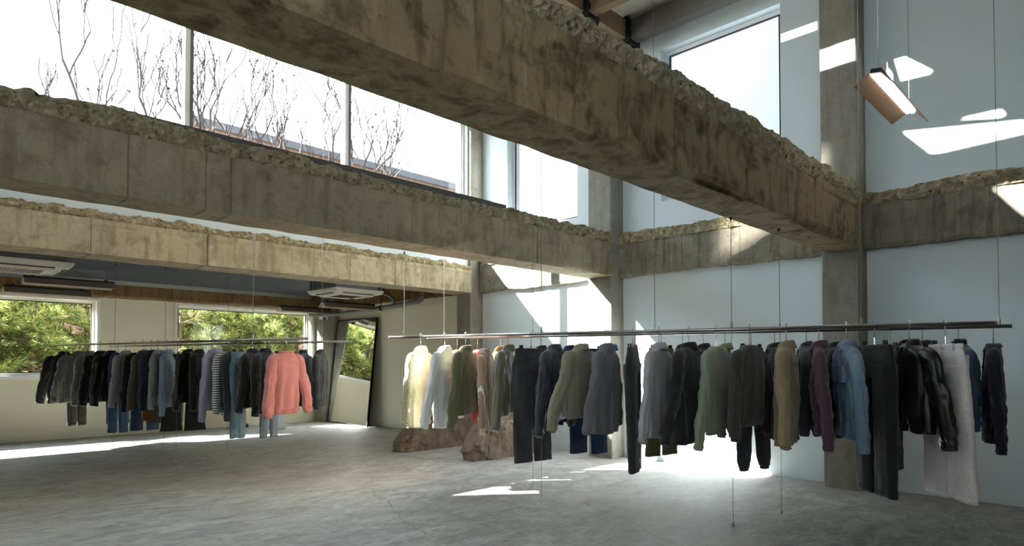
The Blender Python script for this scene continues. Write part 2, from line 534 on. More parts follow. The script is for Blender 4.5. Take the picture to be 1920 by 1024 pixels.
# white lining around the rear windows, standing a little proud of the wall
def casing(idx, u0, u1, z0, z1):
    m = MB(); w = .05
    m.box(u0 - w, 13.775, z1, u1 + w, 13.80, z1 + w); m.box(u0 - w, 13.775, z0 - w, u1 + w, 13.80, z0)
    m.box(u0 - w, 13.775, z0, u0, 13.80, z1); m.box(u1, 13.775, z0, u1 + w, 13.80, z1)
    struct(m.build('trim_%d' % idx, FRAMEW))
casing(2, *WIN_B[0]); casing(3, *WIN_B[1])

# ------------------------------------------------------------------ concrete beams
def lerp(a, b, t): return a + (b - a) * t
def beam(name, label, x0, x1, y0, y1, zb, zl, zt, joints, mat, rmat, seed, rough_amp=.05, strip=None, chips=1.0, recess=.03):
    """beam along X: smooth body from zb to the ledge zl, broken top from zl to zt"""
    root = thing(name, label, 'beam', (0, 0, 0))
    js = sorted(joints)
    def panel(x): return sum(1 for j in js if x > j)
    offs = [random.Random(seed * 100 + i).uniform(-.008, .008) for i in range(len(js) + 1)]
    step = .035
    xs = [x0 + step * i for i in range(int((x1 - x0) / step) + 1)] + [x1]
    for j in js: xs += [j - .010, j - .004, j + .004, j + .010]
    xs = sorted(set(round(x, 4) for x in xs))
    rings = []
    for x in xs:
        off = offs[panel(x)]
        g = .010 if any(abs(x - j) < .006 for j in js) else 0
        r = []
        nz = 16
        chip = max(0, N(x * 1.3, seed * 3.1) - .05) * .12 * chips + max(0, N(x * 7, seed)) * .016 * chips
        def yf(z):
            t = (z - zb) / (zl - zb)
            e = max(0, 1 - (z - zb) / .07)
            return y0 + off + g + chip * e * e + .006 * fbm(x * 3, z * 3, seed) + .004 * N(x * 14, z * 14, seed)
        for k in range(nz + 1):                       # front face upward
            z = lerp(zb, zl, k / nz)
            lip = -.008 if k >= nz - 2 else 0
            r.append((x, yf(z) + lip, z + (.010 * N(x * 6, seed + 5) if k == nz else 0) + (chip * .35 if k == 0 else 0)))
        r.append((x, y1, zl)); 
        for k in range(1, 4): r.append((x, y1, lerp(zl, zb, k / 4)))
        r.append((x, y1 - .01, zb + .006 * N(x * 4, 9)))
        nu = 8
        for k in range(1, nu):
            y = lerp(y1 - .01, y0 + .012, k / nu)
            r.append((x, y, zb - .004 + .008 * fbm(x * 2.5, y * 4, seed + 2) + off * .5 + g * .6))
        rings.append(r)
    body = MB().loft(rings).build('beam_body', mat, root, smooth=False)
    fix_normals(body)
    # broken top edge
    step = .022
    xs = [x0 + step * i for i in range(int((x1 - x0) / step) + 1)] + [x1]
    rings = []
    for x in xs:
        r = []
        top = zt(x) if callable(zt) else zt
        top += .035 * N(x * 1.7, seed) + .030 * N(x * 6, seed) + .016 * N(x * 22, seed)
        nk = 12
        for k in range(nk + 1):
            t = k / nk
            z = lerp(zl - .015, top, t)
            prof = recess + .05 * t * t - .045 * math.sin(t * math.pi) * (1 if rough_amp > .03 else .4)
            d = rough_amp * (fbm(x * 5, z * 7, seed + 3) * .8 + N(x * 19, z * 19, seed) * .45 + N(x * 45, z * 45, seed) * .25)
            if 0 < k < nk: d += rough_amp * .6 * abs(N(x * 9, z * 9, seed + 8))
            r.append((x, y0 + prof + d * min(1, 4 * t + .15), z))
        for k in range(1, 9):
            t = k / 8
            y = lerp(y0 + recess + .05, y1 - .02, t)
            r.append((x, y, top + .03 * fbm(x * 4, y * 5, seed) * (1 - t) - .02 * t))
        r.append((x, y1 - .02, zl - .015))
        rings.append(r)
    e = MB().loft(rings).build('broken_edge', rmat, root, smooth=False)
    fix_normals(e)
    if strip:
        m = MB(); m.box(strip[0], y1 - .08, zl, strip[1], y1 - .03, strip[2])
        m.build('top_plate', plain('dark_edge_plate', srgb(92, 90, 90), .7, nscale=8, namt=.15), root)
    return root

beam('concrete_beam', 'nearest and largest dark stained concrete beam crossing overhead with broken gravelly top',
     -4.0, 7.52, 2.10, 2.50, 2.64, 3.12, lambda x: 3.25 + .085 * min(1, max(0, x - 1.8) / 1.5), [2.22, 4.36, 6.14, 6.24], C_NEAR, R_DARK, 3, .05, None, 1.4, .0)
beam('concrete_beam', 'middle grey concrete beam whose fibrous broken top edge lies below the long upper glazing',
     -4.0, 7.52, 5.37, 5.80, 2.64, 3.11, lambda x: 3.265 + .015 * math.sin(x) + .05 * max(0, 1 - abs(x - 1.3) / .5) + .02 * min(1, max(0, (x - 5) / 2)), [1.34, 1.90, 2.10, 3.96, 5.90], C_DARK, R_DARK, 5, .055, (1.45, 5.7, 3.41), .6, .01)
beam('concrete_beam', 'farthest pale sunlit concrete beam above the low rear area with rack of dark clothes',
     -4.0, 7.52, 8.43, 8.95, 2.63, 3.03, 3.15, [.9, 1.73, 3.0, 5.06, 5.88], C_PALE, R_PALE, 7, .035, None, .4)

# the edge beams set in the walls
def wall_beam(name, label, along, at, depth, u0, u1, zb, zl, zt, joints, mat, rmat, seed, sgn):
    root = thing(name, label, 'beam', (0, 0, 0))
    def P(d, u, z): return (at + sgn * d, u, z) if along == 'Y' else (u, at + sgn * d, z)
    us = [u0 + .03 * i for i in range(int((u1 - u0) / .03) + 1)] + [u1]
    for j in joints: us += [j - .004, j + .004]
    us = sorted(us)
    js = sorted(joints)
    offs = [random.Random(seed * 50 + i).uniform(-.006, .006) for i in range(len(js) + 1)]
    rings = []
    for u in us:
        o = offs[sum(1 for j in js if u > j)] + (.008 if any(abs(u - j) < .005 for j in js) else 0)
        low = zb + .030 * N(u * 1.6, seed) + .012 * N(u * 8, seed) + .006 * N(u * 30, seed)
        r = []
        for k in range(13):
            z = lerp(low, zl, k / 12)
            r.append(P(o + .006 * fbm(u * 3, z * 3, seed) + (.014 if k == 0 else 0), u, z))
        r.append(P(depth, u, zl)); r.append(P(depth, u, low))
        rings.append(r)
    fix_normals(MB().loft(rings).build('beam_body', mat, root))
    us = [u0 + .022 * i for i in range(int((u1 - u0) / .022) + 1)]
    rings = []
    for u in us:
        top = zt + .03 * N(u * 1.3, seed + 4) + .02 * N(u * 6, seed) + .01 * N(u * 25, seed)
        r = []
        for k in range(11):
            z = lerp(zl - .015, top, k / 10)
            r.append(P(-.012 + .045 * (fbm(u * 6, z * 7, seed) + .4 * N(u * 24, z * 24, seed)) + .03 * (k / 10), u, z))
        r.append(P(depth, u, top)); r.append(P(depth, u, zl - .015))
        rings.append(r)
    fix_normals(MB().loft(rings).build('broken_edge', rmat, root))
    return root
wall_beam('wall_beam', 'weathered concrete edge beam along the white right wall, chipped top and bottom', 'Y', 7.69, .12, -1.7, 8.4, 2.64, 3.13, 3.27,
          [.98, 1.42, 1.46, 4.35, 4.6, 6.9], C_WALLB, R_DARK, 13, 1)
wall_beam('wall_beam', 'brown concrete edge beam above the two rear windows with the green trees', 'X', 13.48, .32, -4.0, 7.6, 2.60, 2.92, 3.05,
          [3.9, 5.3], concrete('brown_stained_concrete', srgb(136, 112, 74), srgb(70, 52, 30), srgb(164, 146, 108), .6, .3, .6, 51), R_DARK, 15, 1)
wall_beam('wall_beam', 'short edge beam over the cream side wall, half hidden by the grey pipe', 'Y', 7.66, .14, 8.96, 13.44, 2.66, 2.95, 3.05,
          [10.4], bpy.data.materials['brown_stained_concrete'], R_DARK, 17, 1)

# ------------------------------------------------------------------ columns
def column(label, y0, y1, z1=6.2, x0=7.5, x1=7.80, seam=None):
    root = thing('concrete_column', label, 'column', ((x0 + x1) / 2, (y0 + y1) / 2, 0))
    cx, cy = (x0 + x1) / 2, (y0 + y1) / 2
    rings = []
    nz = 60
    for i in range(nz + 1):
        z = z1 * i / nz
        c = .012
        pts = []
        def edge(ax, ay, bx, by, n=6):
            for k in range(n): pts.append((lerp(ax, bx, k / n), lerp(ay, by, k / n)))
        edge(x0, y0 + c, x0, y1 - c); edge(x0, y1 - c, x0 + c, y1, 1); edge(x0 + c, y1, x1, y1, 3)
        edge(x1, y1, x1, y0, 2); edge(x1, y0, x0 + c, y0, 4); edge(x0 + c, y0, x0, y0 + c, 1)
        r = []
        for (x, y) in pts:
            d = .003 * fbm(x * 4 + y * 4, z * 3, y0)
            if seam and x <= x0 + .001 and y > seam: d += .004
            r.append((x + d - cx, y + d - cy, z))
        rings.append(r)
    fix_normals(MB().loft(rings).build('column_shaft', C_COL, root))
    return root
column('tall grey concrete column nearest on the right, meeting the nearest beam', 2.12, 2.50, seam=2.33)
column('tall grey concrete column in the middle bay, sunlit beside the broad light patch', 5.38, 5.80)
column('concrete column at the glazed terrace end, beside the cream rear wall', 8.44, 8.82)
column('narrow brown concrete column standing in the far rear corner', 13.42, 13.79, 3.06, 7.36, 7.72)

# ------------------------------------------------------------------ roof timbers with black brackets
WOOD_D = plain('dark_timber', srgb(84, 80, 74), .8, nscale=14, namt=.3, bump=.3)
WOOD_B = plain('brown_timber', srgb(118, 98, 70), .8, nscale=14, namt=.3, bump=.3)
def joist(label, x, mat, w=.12):
    m = MB(); m.box(x - w / 2, -1.68, 5.84, x + w / 2, 8.45, 6.12)
    return tag(m.build('roof_joist', mat), label, 'timber beam')
joist('dark timber joist running along the wall just above the tall upper window', 7.36, WOOD_D, .16)
joist('brown timber roof joist, second out from the right wall', 6.42, WOOD_B)
for i, x in enumerate((5.4, 4.3, 3.2, 2.1)):
    tag(joist('', x, WOOD_B), 'brown timber roof joist farther from the right wall, hidden over the nearest beam', 'timber beam', 'roof joists over the nearest beam')
m = MB()
m.box(-3.9, 4.93, 5.86, 7.26, 5.05, 6.12)
tag(m.build('roof_purlin', WOOD_B), 'brown timber purlin crossing the joists below the white ceiling boards', 'timber beam')
def bracket(x, label):
    t = thing('joist_bracket', label, 'bracket', (x, 4.99, 5.98))
    m = MB()
    m.box(-.13, -.10, -.24, -.07, .10, .18); m.box(.07, -.10, -.24, .13, .10, .18); m.box(-.13, -.12, -.20, .13, -.10, .14); m.box(-.13, .10, -.2, .13, .12, .14)
    m.build('bracket_plate', BLACKM, t)
    for sx in (-.135, .135):
        for sy in (-.05, .05):
            for sz in (-.12, 0, .10):
                b = MB(); b.tube([(sx - .008, sy, sz), (sx + .008, sy, sz)], .014, 8)
                b.build('bolt', STEEL, t)
    for sx in (-.08, .08):
        for sz in (-.12, 0):
            b = MB(); b.tube([(sx, -.135, sz), (sx, -.115, sz)], .014, 8)
            b.build('bolt', STEEL, t)
bracket(7.36, 'black bolted steel bracket where the purlin meets the dark joist by the wall')
bracket(6.42, 'black bolted steel bracket on the second joist, showing above the nearest beam')

# ------------------------------------------------------------------ hanging linear lamps
def lamp_root(label, y, x0, z, roll, lit=True, L=1.2):
    t = thing('pendant_lamp', label, 'lamp', (x0, y, z), 0, 'linear pendant lamps')
    R = Matrix.Rotation(roll, 4, 'X')
    def plate(name, ya, za, yb, zb, th, xa, xb, mat):
        m = MB()
        d = Vector((0, yb - ya, zb - za)).normalized(); n = Vector((0, -d.z, d.y)) * th / 2
        A, B = Vector((0, ya, za)), Vector((0, yb, zb))
        vs = []
        for x in (xa, xb):
            for P in (A + n, B + n, B - n, A - n): vs.append(R @ (Vector((x, 0, 0)) + P))
        m.add(vs, [(0, 1, 2, 3), (4, 7, 6, 5), (0, 4, 5, 1), (1, 5, 6, 2), (2, 6, 7, 3), (3, 7, 4, 0)])
        return fix_normals(m.build(name, mat, t))
    wm = BRONZE if lit else GREYBR
    plate('reflector_wing', -.035, .0, -.145, -.095, .008, 0, L, wm)
    plate('reflector_wing', .035, .0, .145, -.095, .008, 0, L, wm)
    m = MB(); m.box(.0, -.038, -.004, L, .038, .030, R); m.build('housing', BLACKM, t)
    for s in (-1, 1):
        m = MB(); m.box(.03, s * .020 - .0125, -.020, L - .03, s * .020 + .0125, -.0045, R)
        m.build('light_strip', LEDM if lit else UNLIT, t)
    for x in (.12, L - .12):
        m = MB(); m.box(x - .02, -.015, .03, x + .02, .015, .055, R); m.build('cable_clip', BLACKM, t)
    return t
GREYBR = plain('grey_bronze_reflector', srgb(150, 140, 122), .6, .1, nscale=10, namt=.1)
BRONZE = plain('bronze_reflector', srgb(156, 128, 98), .38, .55, nscale=10, namt=.1)
LEDM = NT('lit_strip'); LEDM.b.inputs['Emission Color'].default_value = (1, .93, 1, 1); LEDM.b.inputs['Emission Strength'].default_value = 5.0; LEDM = LEDM.mat
UNLIT = plain('opal_strip', srgb(226, 226, 222), .4, nscale=4, namt=.02)
CEIL = 6.15
def hang_wire(x, y, z0, z1, label, cat='cable', r=.0022, mat=None, group=None):
    m = MB(); m.tube([(0, 0, 0), (0, 0, z1 - z0)], r, 6)
    o = m.build('hanging_cable', mat or CABLE)
    o.location = (x, y, z0)
    return tag(o, label, cat, group)
lamp_root('lit bronze linear lamp hanging in front of the white upper right wall', 1.41, 5.47, 3.66, math.radians(10), True, 1.12)
hang_wire(5.55, 1.41, 3.715, CEIL, 'thin cable holding the far end of the lit lamp by the upper right wall')
hang_wire(6.51, 1.41, 3.715, CEIL, 'thin cable holding the near end of the lit lamp by the upper right wall')
for (lab, nm, y, x0, z) in (('unlit dark linear lamp above the left rear window, the higher and nearer one', 'higher linear lamp above the left rear window', 12.0, 1.60, 2.68),
                        ('unlit dark linear lamp above the left rear window, the lower one nearer the wall', 'lower linear lamp above the left rear window', 13.1, 1.49, 2.62),
                        ('unlit dark linear lamp just below the right ceiling air unit', 'linear lamp just below the right ceiling air unit', 11.5, 6.28, 2.58),
                        ('unlit dark linear lamp above the right end of the second rear window', 'linear lamp above the second rear window', 13.1, 6.15, 2.58)):
    lamp_root(lab, y, x0, z, 0, False)
    for k, xx in enumerate((x0 + .12, x0 + 1.08)):
        if y < 13.4: hang_wire(xx, y, z + .055, 2.90 if xx < 7.05 else 3.06, ['left', 'right'][k] + ' short cable of the ' + nm, 'cable')

# ------------------------------------------------------------------ ceiling air units
PANELW = plain('off_white_plastic', srgb(214, 210, 196), .45, nscale=3, namt=.03)
DUCTM = plain('galvanised_body', srgb(120, 124, 126), .4, .6, nscale=8, namt=.1)
SLOT = plain('dark_slot', srgb(40, 38, 34), .8, nscale=6, namt=.1)
def cassette(label, x0, y0, w=1.0):
    t = thing('air_conditioner', label, 'air conditioner', (x0 + w / 2, y0 + w / 2, 2.63))
    h = w / 2
    m = MB(); m.box(-h + .08, -h + .08, .05, h - .08, h - .08, .24); m.build('body', DUCTM, t)
    c = .09
    def octo(hh, cc, z): return [(-hh + cc, -hh, z), (hh - cc, -hh, z), (hh, -hh + cc, z), (hh, hh - cc, z), (hh - cc, hh, z), (-hh + cc, hh, z), (-hh, hh - cc, z), (-hh, -hh + cc, z)]
    m = MB(); m.loft([octo(h - .12, .05, -.035), octo(h - .03, .03, -.018), octo(h, .02, .03), octo(h, .02, .05)])
    fix_normals(m.build('panel', PANELW, t))
    for k in range(4):
        R = Matrix.Rotation(k * math.pi / 2, 4, 'Z')
        m = MB(); m.box(-h + .2, -h + .055, -.032, h - .2, -h + .115, -.022, R); m.build('air_slot', SLOT, t)
        m = MB(); m.box(-h + .2, -h + .115, -.052, h - .2, -h + .135, -.03, R); m.build('flap', PANELW, t)
    g = MB(); g.box(-.24, -.24, -.048, .24, .24, -.036); gr = g.build('grille', PANELW, t)
    g = MB()
    for k in range(14):
        x = -.21 + k * .032
        g.box(x, -.21, -.053, x + .012, .21, -.047)
    g.build('grille_slots', SLOT, gr)
    for sx, sy in ((-1, -1), (1, -1), (-1, 1), (1, 1)):
        m = MB(); m.box(sx * (h - .05) - .02, sy * (h - .05) - .02, .05, sx * (h - .05) + .02, sy * (h - .05) + .02, .27); m.build('hanger_bracket', DUCTM, t)
    return t
cassette('white four way ceiling air unit at the left, above the left rear window', .84, 9.78)
cassette('white four way ceiling air unit on the right, above the pink sweater and mirror', 5.55, 9.72)

# ------------------------------------------------------------------ pipe under the rear ceiling, camera dome
t = thing('drain_pipe', 'grey drain pipe under the rear ceiling running above the leaning mirror', 'pipe', (0, 0, 0))
m = MB()
pts = [(6.95, 13.30, 2.47), (7.15, 13.26, 2.47), (7.32, 13.12, 2.475), (7.42, 12.8, 2.48), (7.46, 12.0, 2.50), (7.48, 11.0, 2.53), (7.49, 10.2, 2.56), (7.49, 9.95, 2.57), (7.49, 9.86, 2.60), (7.49, 9.84, 2.70), (7.49, 9.84, 2.95)]
m.tube(pts, .045, 12); m.build('main_pipe', GREYP, t, smooth=True)
m = MB(); m.tube([(7.48, 10.75, 2.54), (7.44, 10.72, 2.66), (7.30, 10.70, 2.74), (6.9, 10.6, 2.78), (6.55, 10.5, 2.78)], .03, 10); m.build('branch_pipe', GREYP, t, smooth=True)
for y in (11.2, 12.5):
    m = MB(); m.tube([(7.46, y, 2.53), (7.46, y, 3.06)], .006, 6); m.build('pipe_hanger', BLACKM, t)
    m = MB(); m.tube([(7.46, y - .015, 2.50 + (12 - y) * .02), (7.46, y + .015, 2.50 + (12 - y) * .02)], .052, 14); m.build('pipe_clamp', BLACKM, t)
t = thing('security_camera', 'small white security camera box on the rear corner column', 'camera', (7.36, 13.40, 2.42))
m = MB(); m.box(-.11, -.10, -.05, .06, .02, .07); bevel(m.build('housing', FRAMEW, t), .01)
m = MB(); m.tube([(-.03, -.10, -.055), (-.03, -.10, -.02)], [.03, .045], 16); m.build('lens', BLACKM, t)

# ------------------------------------------------------------------ leaning mirror
MIRR = NT('mirror_glass'); MIRR.b.inputs['Metallic'].default_value = 1; MIRR.b.inputs['Roughness'].default_value = .02
MIRR.color(MIRR.mix(MIRR.noise(1.5, 2), (.86, .89, .87), (.88, .90, .88))); MIRR = MIRR.mat
t = thing('leaning_mirror', 'huge dark framed mirror leaning on the cream wall, reflecting rear window and trees', 'mirror', (7.475, 12.55, .0))
lean = math.atan2(.235, 2.36)
ML, MH = 1.66, 2.372
R = Matrix.Rotation(lean, 4, 'Y')
m = MB(); m.box(-.006, -ML / 2 + .02, .02, .0, ML / 2 - .02, MH - .02, R); fix_normals(m.build('mirror_plate', MIRR, t))
m = MB(); m.box(.001, -ML / 2, 0, .03, ML / 2, MH, R); m.build('backing', BLACKM, t)
m = MB()
m.box(-.012, -ML / 2, .0, .03, -ML / 2 + .022, MH, R); m.box(-.012, ML / 2 - .022, 0, .03, ML / 2, MH, R)
m.box(-.012, -ML / 2, 0, .03, ML / 2, .022, R); m.box(-.012, -ML / 2, MH - .022, .03, ML / 2, MH, R)
m.build('frame', plain('dark_mirror_frame', srgb(58, 56, 54), .5, .4, nscale=8, namt=.1), t)

# ------------------------------------------------------------------ rubble blocks, stand and vase at the back
def rubble_block(label, x0, x1, y0, y1, h, seed, slope):
    o = None
    rings = []
    n = 60
    for i in range(n + 1):
        t = i / n
        x = lerp(x0, x1, t)
        r = []
        up = min(1, (t * (x1 - x0) + .02) / slope) ** .8
        end = min(1, (1 - t) * 6 + .3)
        hh = h * (.22 + .78 * up) * (.75 + .25 * end) + .03 * N(x * 5, seed)
        pinch = min(1, .55 + t * 6)
        yc = (y0 + y1) / 2
        yw = (y1 - y0) / 2 * pinch
        M_ = 12
        for k in range(M_ + 1): r.append((x, yc - yw, hh * k / M_))
        for k in range(1, 7): r.append((x, yc - yw + 2 * yw * k / 6, hh))
        for k in range(1, 7): r.append((x, yc + yw, hh * (1 - k / 6)))
        for k in range(1, 4): r.append((x, yc + yw - 2 * yw * k / 4, 0.004))
        rr = []
        for (a, b, c) in r:
            amp = (.05 if t < .3 else .022) + (.03 if c > hh * .9 else 0)
            w = 1 if c > .01 else 0
            q = Vector((a, b, c))
            d = fbm(a * 5, b * 5 + seed, c * 5) * amp + N(a * 20, b * 20, c * 20 + seed) * amp * .35
            rr.append((a + d * .8 * (1 if t < .3 else .2), b + d * (1 if b < yc else -1), max(0.0, c + d * w)))
        rings.append(rr)
    o = fix_normals(MB().loft(rings).build('rubble_block', C_STONE))
    return tag(o, label, 'concrete block', 'broken beam pieces on the floor')
rubble_block('long broken concrete beam piece lying under the white shirt, the farther of two', 5.72, 7.40, 7.98, 8.28, .46, 4, .35)
rubble_block('broken concrete beam piece on the floor beside black jeans, the nearer of two', 5.93, 7.40, 6.56, 6.88, .50, 9, .28)
t = thing('display_plinth', 'small white plinth on the floor behind the pink sweater', 'plinth', (5.98, 12.85, 0))
m = MB(); m.box(-.15, -.15, 0, .15, .15, .55); bevel(m.build('plinth_body', WHITE, t), .005)
m = MB(); m.box(-.155, -.155, .55, .155, .155, .57); m.build('plinth_top', FRAMEW, t)
t = thing('floor_vase', 'beige vase with dark foot on the floor left of the white plinth', 'vase', (5.55, 13.45, 0))
prof = [(.075, 0), (.095, .02), (.10, .12), (.105, .3), (.095, .42), (.06, .48), (.05, .52), (.062, .55)]
def lathe(prof, n=28):
    return [[(r * math.cos(2 * math.pi * k / n), r * math.sin(2 * math.pi * k / n), z) for k in range(n)] for r, z in prof]
MB().loft(lathe(prof)).build('vase_body', plain('beige_ceramic', srgb(176, 160, 128), .5, nscale=9, namt=.1), t, smooth=True)
MB().loft(lathe([(.077, 0), (.098, .02), (.1, .09)])).build('vase_foot', BLACKM, t, smooth=True)

# ------------------------------------------------------------------ outside: ground, terrace, building, trees
mb = MB(); mb.box(-60, 14.1, -1.2, 70, 90, -1.0)
struct(mb.build('ground_outside', plain('dry_ground', srgb(150, 140, 112), .9, nscale=.8, namt=.2)))
mb = MB(); mb.box(-4.3, 8.8, 3.30, 12.5, 14.1, 3.38)
struct(mb.build('terrace_floor', plain('terrace_paving', srgb(176, 172, 162), .9, nscale=2, namt=.08)))
def brick_mat():
    m = NT('facade_brick')
    v = m.n('ShaderNodeTexBrick')
    v.inputs['Scale'].default_value = 1.0
    v.inputs['Color1'].default_value = (*srgb(176, 112, 88), 1)
    v.inputs['Color2'].default_value = (*srgb(150, 90, 70), 1)
    v.inputs['Mortar'].default_value = (*srgb(190, 170, 155), 1)
    v.inputs['Mortar Size'].default_value = .014
    v.inputs['Brick Width'].default_value = .24
    v.inputs['Row Height'].default_value = .075
    s = m.sep()
    cb = m.n('ShaderNodeCombineXYZ'); m.link(s[0], cb.inputs[0]); m.link(s[2], cb.inputs[1])
    m.link(cb.outputs[0], v.inputs['Vector'])
    m.color(m.mix(m.math('MULTIPLY', m.noise(1.2, 4), .4), v.outputs['Color'], srgb(196, 140, 116)))
    m.rough(.9)
    return m.mat
BRICK = brick_mat()
t = thing('brick_building', 'red brick building with grey coping behind the bare shrubs and green trees', 'building', (8, 26, -1))
m = MB(); m.box(-28, 0, 0, .6, 8, 8.2); m.build('low_wing', BRICK, t)
m = MB(); m.box(.6, 0, 0, 14.3, 8, 11.62); m.build('brick_wall', BRICK, t)
m = MB(); m.box(.45, -.25, 11.62, 14.45, 8.2, 11.92); m.build('coping', plain('grey_coping', srgb(112, 112, 116), .8, nscale=2, namt=.1), t)
m = MB(); m.box(-28, -.06, 4.28, 14.3, .0, 4.75); m.build('stone_band', plain('pale_stone_band', srgb(206, 204, 200), .8, nscale=2, namt=.05), t)
m = MB(); m.tube([(14.1, -.12, 0), (14.1, -.12, 11.3)], .09, 10); m.build('downpipe', plain('copper_pipe', srgb(190, 130, 104), .5, .3, nscale=3, namt=.1), t)
for k in range(8):
    x = -25 + k * 4.6
    m = MB(); m.box(x, -.04, 1.4, x + 1.6, .02, 3.2); w = m.build('facade_window', FRAMEW, t)
    m = MB(); m.box(x + .08, -.05, 1.48, x + 1.52, -.035, 3.12); m.build('facade_pane', plain('dark_pane', srgb(120, 136, 150), .15, nscale=1, namt=.1) if k == 0 else bpy.data.materials['dark_pane'], w)

# bare shrubs on the terrace
BARK = plain('bare_twig_bark', srgb(66, 56, 54), .9, nscale=20, namt=.2)
BERRY = plain('dried_berry', srgb(64, 42, 38), .8, nscale=20, namt=.2)
def shrub_mesh(seed, height, spread, mb, berries):
    rnd = random.Random(seed)
    def grow(p, d, L, r, depth):
        pts = [p.copy()]; rs = [r]
        n = 6
        q = p.copy(); dd = d.copy()
        for i in range(n):
            dd = (dd + Vector((rnd.uniform(-.22, .22), rnd.uniform(-.22, .22), rnd.uniform(-.05, .2)))).normalized()
            q = q + dd * L / n
            pts.append(q.copy()); rs.append(max(.0052, r * (1 - .26 * (i + 1) / n)))
        mb.tube(pts, rs, 5 if depth < 2 else 3)
        if depth >= 4:
            if rnd.random() < .22: berries.append(q.copy())
            return
        kids = rnd.choice((2, 2, 3)) if depth < 3 else rnd.choice((1, 2, 2))
        for k in range(kids):
            i = n if k == 0 else rnd.randint(2, n)
            a = rnd.uniform(0, 2 * math.pi)
            out = Vector((math.cos(a), math.sin(a) * .7, rnd.uniform(.5, 1.5))).normalized()
            nd = (dd * .75 + out * rnd.uniform(.5, .9)).normalized()
            grow(pts[i], nd, L * rnd.uniform(.55, .8), rs[i] * .80, depth + 1)
    for k in range(3):
        a = rnd.uniform(0, 6.28)
        grow(Vector((rnd.uniform(-.06, .06), rnd.uniform(-.06, .06), 0)), Vector((math.cos(a) * spread, math.sin(a) * spread, 1)).normalized(), height * rnd.uniform(.36, .46), .024, 0)
protos = []
for i in range(4):
    mb = MB(); ber = []
    shrub_mesh(11 + i * 7, 2.3, .30, mb, ber)
    bb = MB()
    for b in ber:
        s = .018
        bb.add([b + Vector(v) * s for v in ((1, 0, 0), (-1, 0, 0), (0, 1, 0), (0, -1, 0), (0, 0, 1), (0, 0, -1))],
               [(0, 2, 4), (2, 1, 4), (1, 3, 4), (3, 0, 4), (2, 0, 5), (1, 2, 5), (3, 1, 5), (0, 3, 5)])
    protos.append((mb, bb))
meshes = []
for (x, y, s, rz, k, lab) in (
        (3.13, 13.18, 1.85, .3, 0, 'sparse bare shrub on the terrace left of the first glazing mullion'),
        (4.58, 13.00, 2.04, 1.1, 1, 'bare shrub just right of the first glazing mullion'),
        (5.32, 13.36, 2.07, 2.0, 2, 'dense bare shrub with dried berries in the middle of the second pane'),
        (6.17, 13.09, 1.89, .5, 3, 'forked bare shrub left of the second glazing mullion'),
        (6.77, 13.54, 1.76, 4.1, 0, 'thin bare shrub hard by the left side of the second glazing mullion'),
        (7.66, 13.18, 2.04, 3.0, 1, 'bare shrub right of the second glazing mullion'),
        (8.35, 13.54, 1.89, 5.3, 2, 'arching bare shrub at the right end of the terrace')):
    if k < len(meshes):
        a, b = meshes[k]
        o = bpy.data.objects.new('bare_shrub', a.data); COL.objects.link(o)
        c = bpy.data.objects.new('berries', b.data); COL.objects.link(c); c.parent = o
    else:
        o = protos[k][0].build('bare_shrub', BARK); c = protos[k][1].build('berries', BERRY, o)
        meshes.append((o, c))
    o.location = (x, y, 3.38); o.rotation_euler = (0, 0, rz); o.scale = (s, s, s)
    tag(o, lab, 'shrub', 'bare shrubs on the terrace')
m = MB(); rnd = random.Random(5)
for i in range(900):
    x = rnd.uniform(.5, 11.0); y = rnd.uniform(12.6, 13.8); h = rnd.uniform(1.6, 2.9); a = rnd.uniform(0, 6.28)
    m.add([(x, y, 3.38), (x + .012, y, 3.38), (x + .12 * math.cos(a), y + .12 * math.sin(a), 3.38 + h)], [(0, 1, 2)])
g = m.build('dry_grass', plain('straw_grass', srgb(206, 184, 130), .9, nscale=5, namt=.2))
tag(g, 'straw coloured dry grass growing between the bare shrubs', 'grass'); g['kind'] = 'stuff'

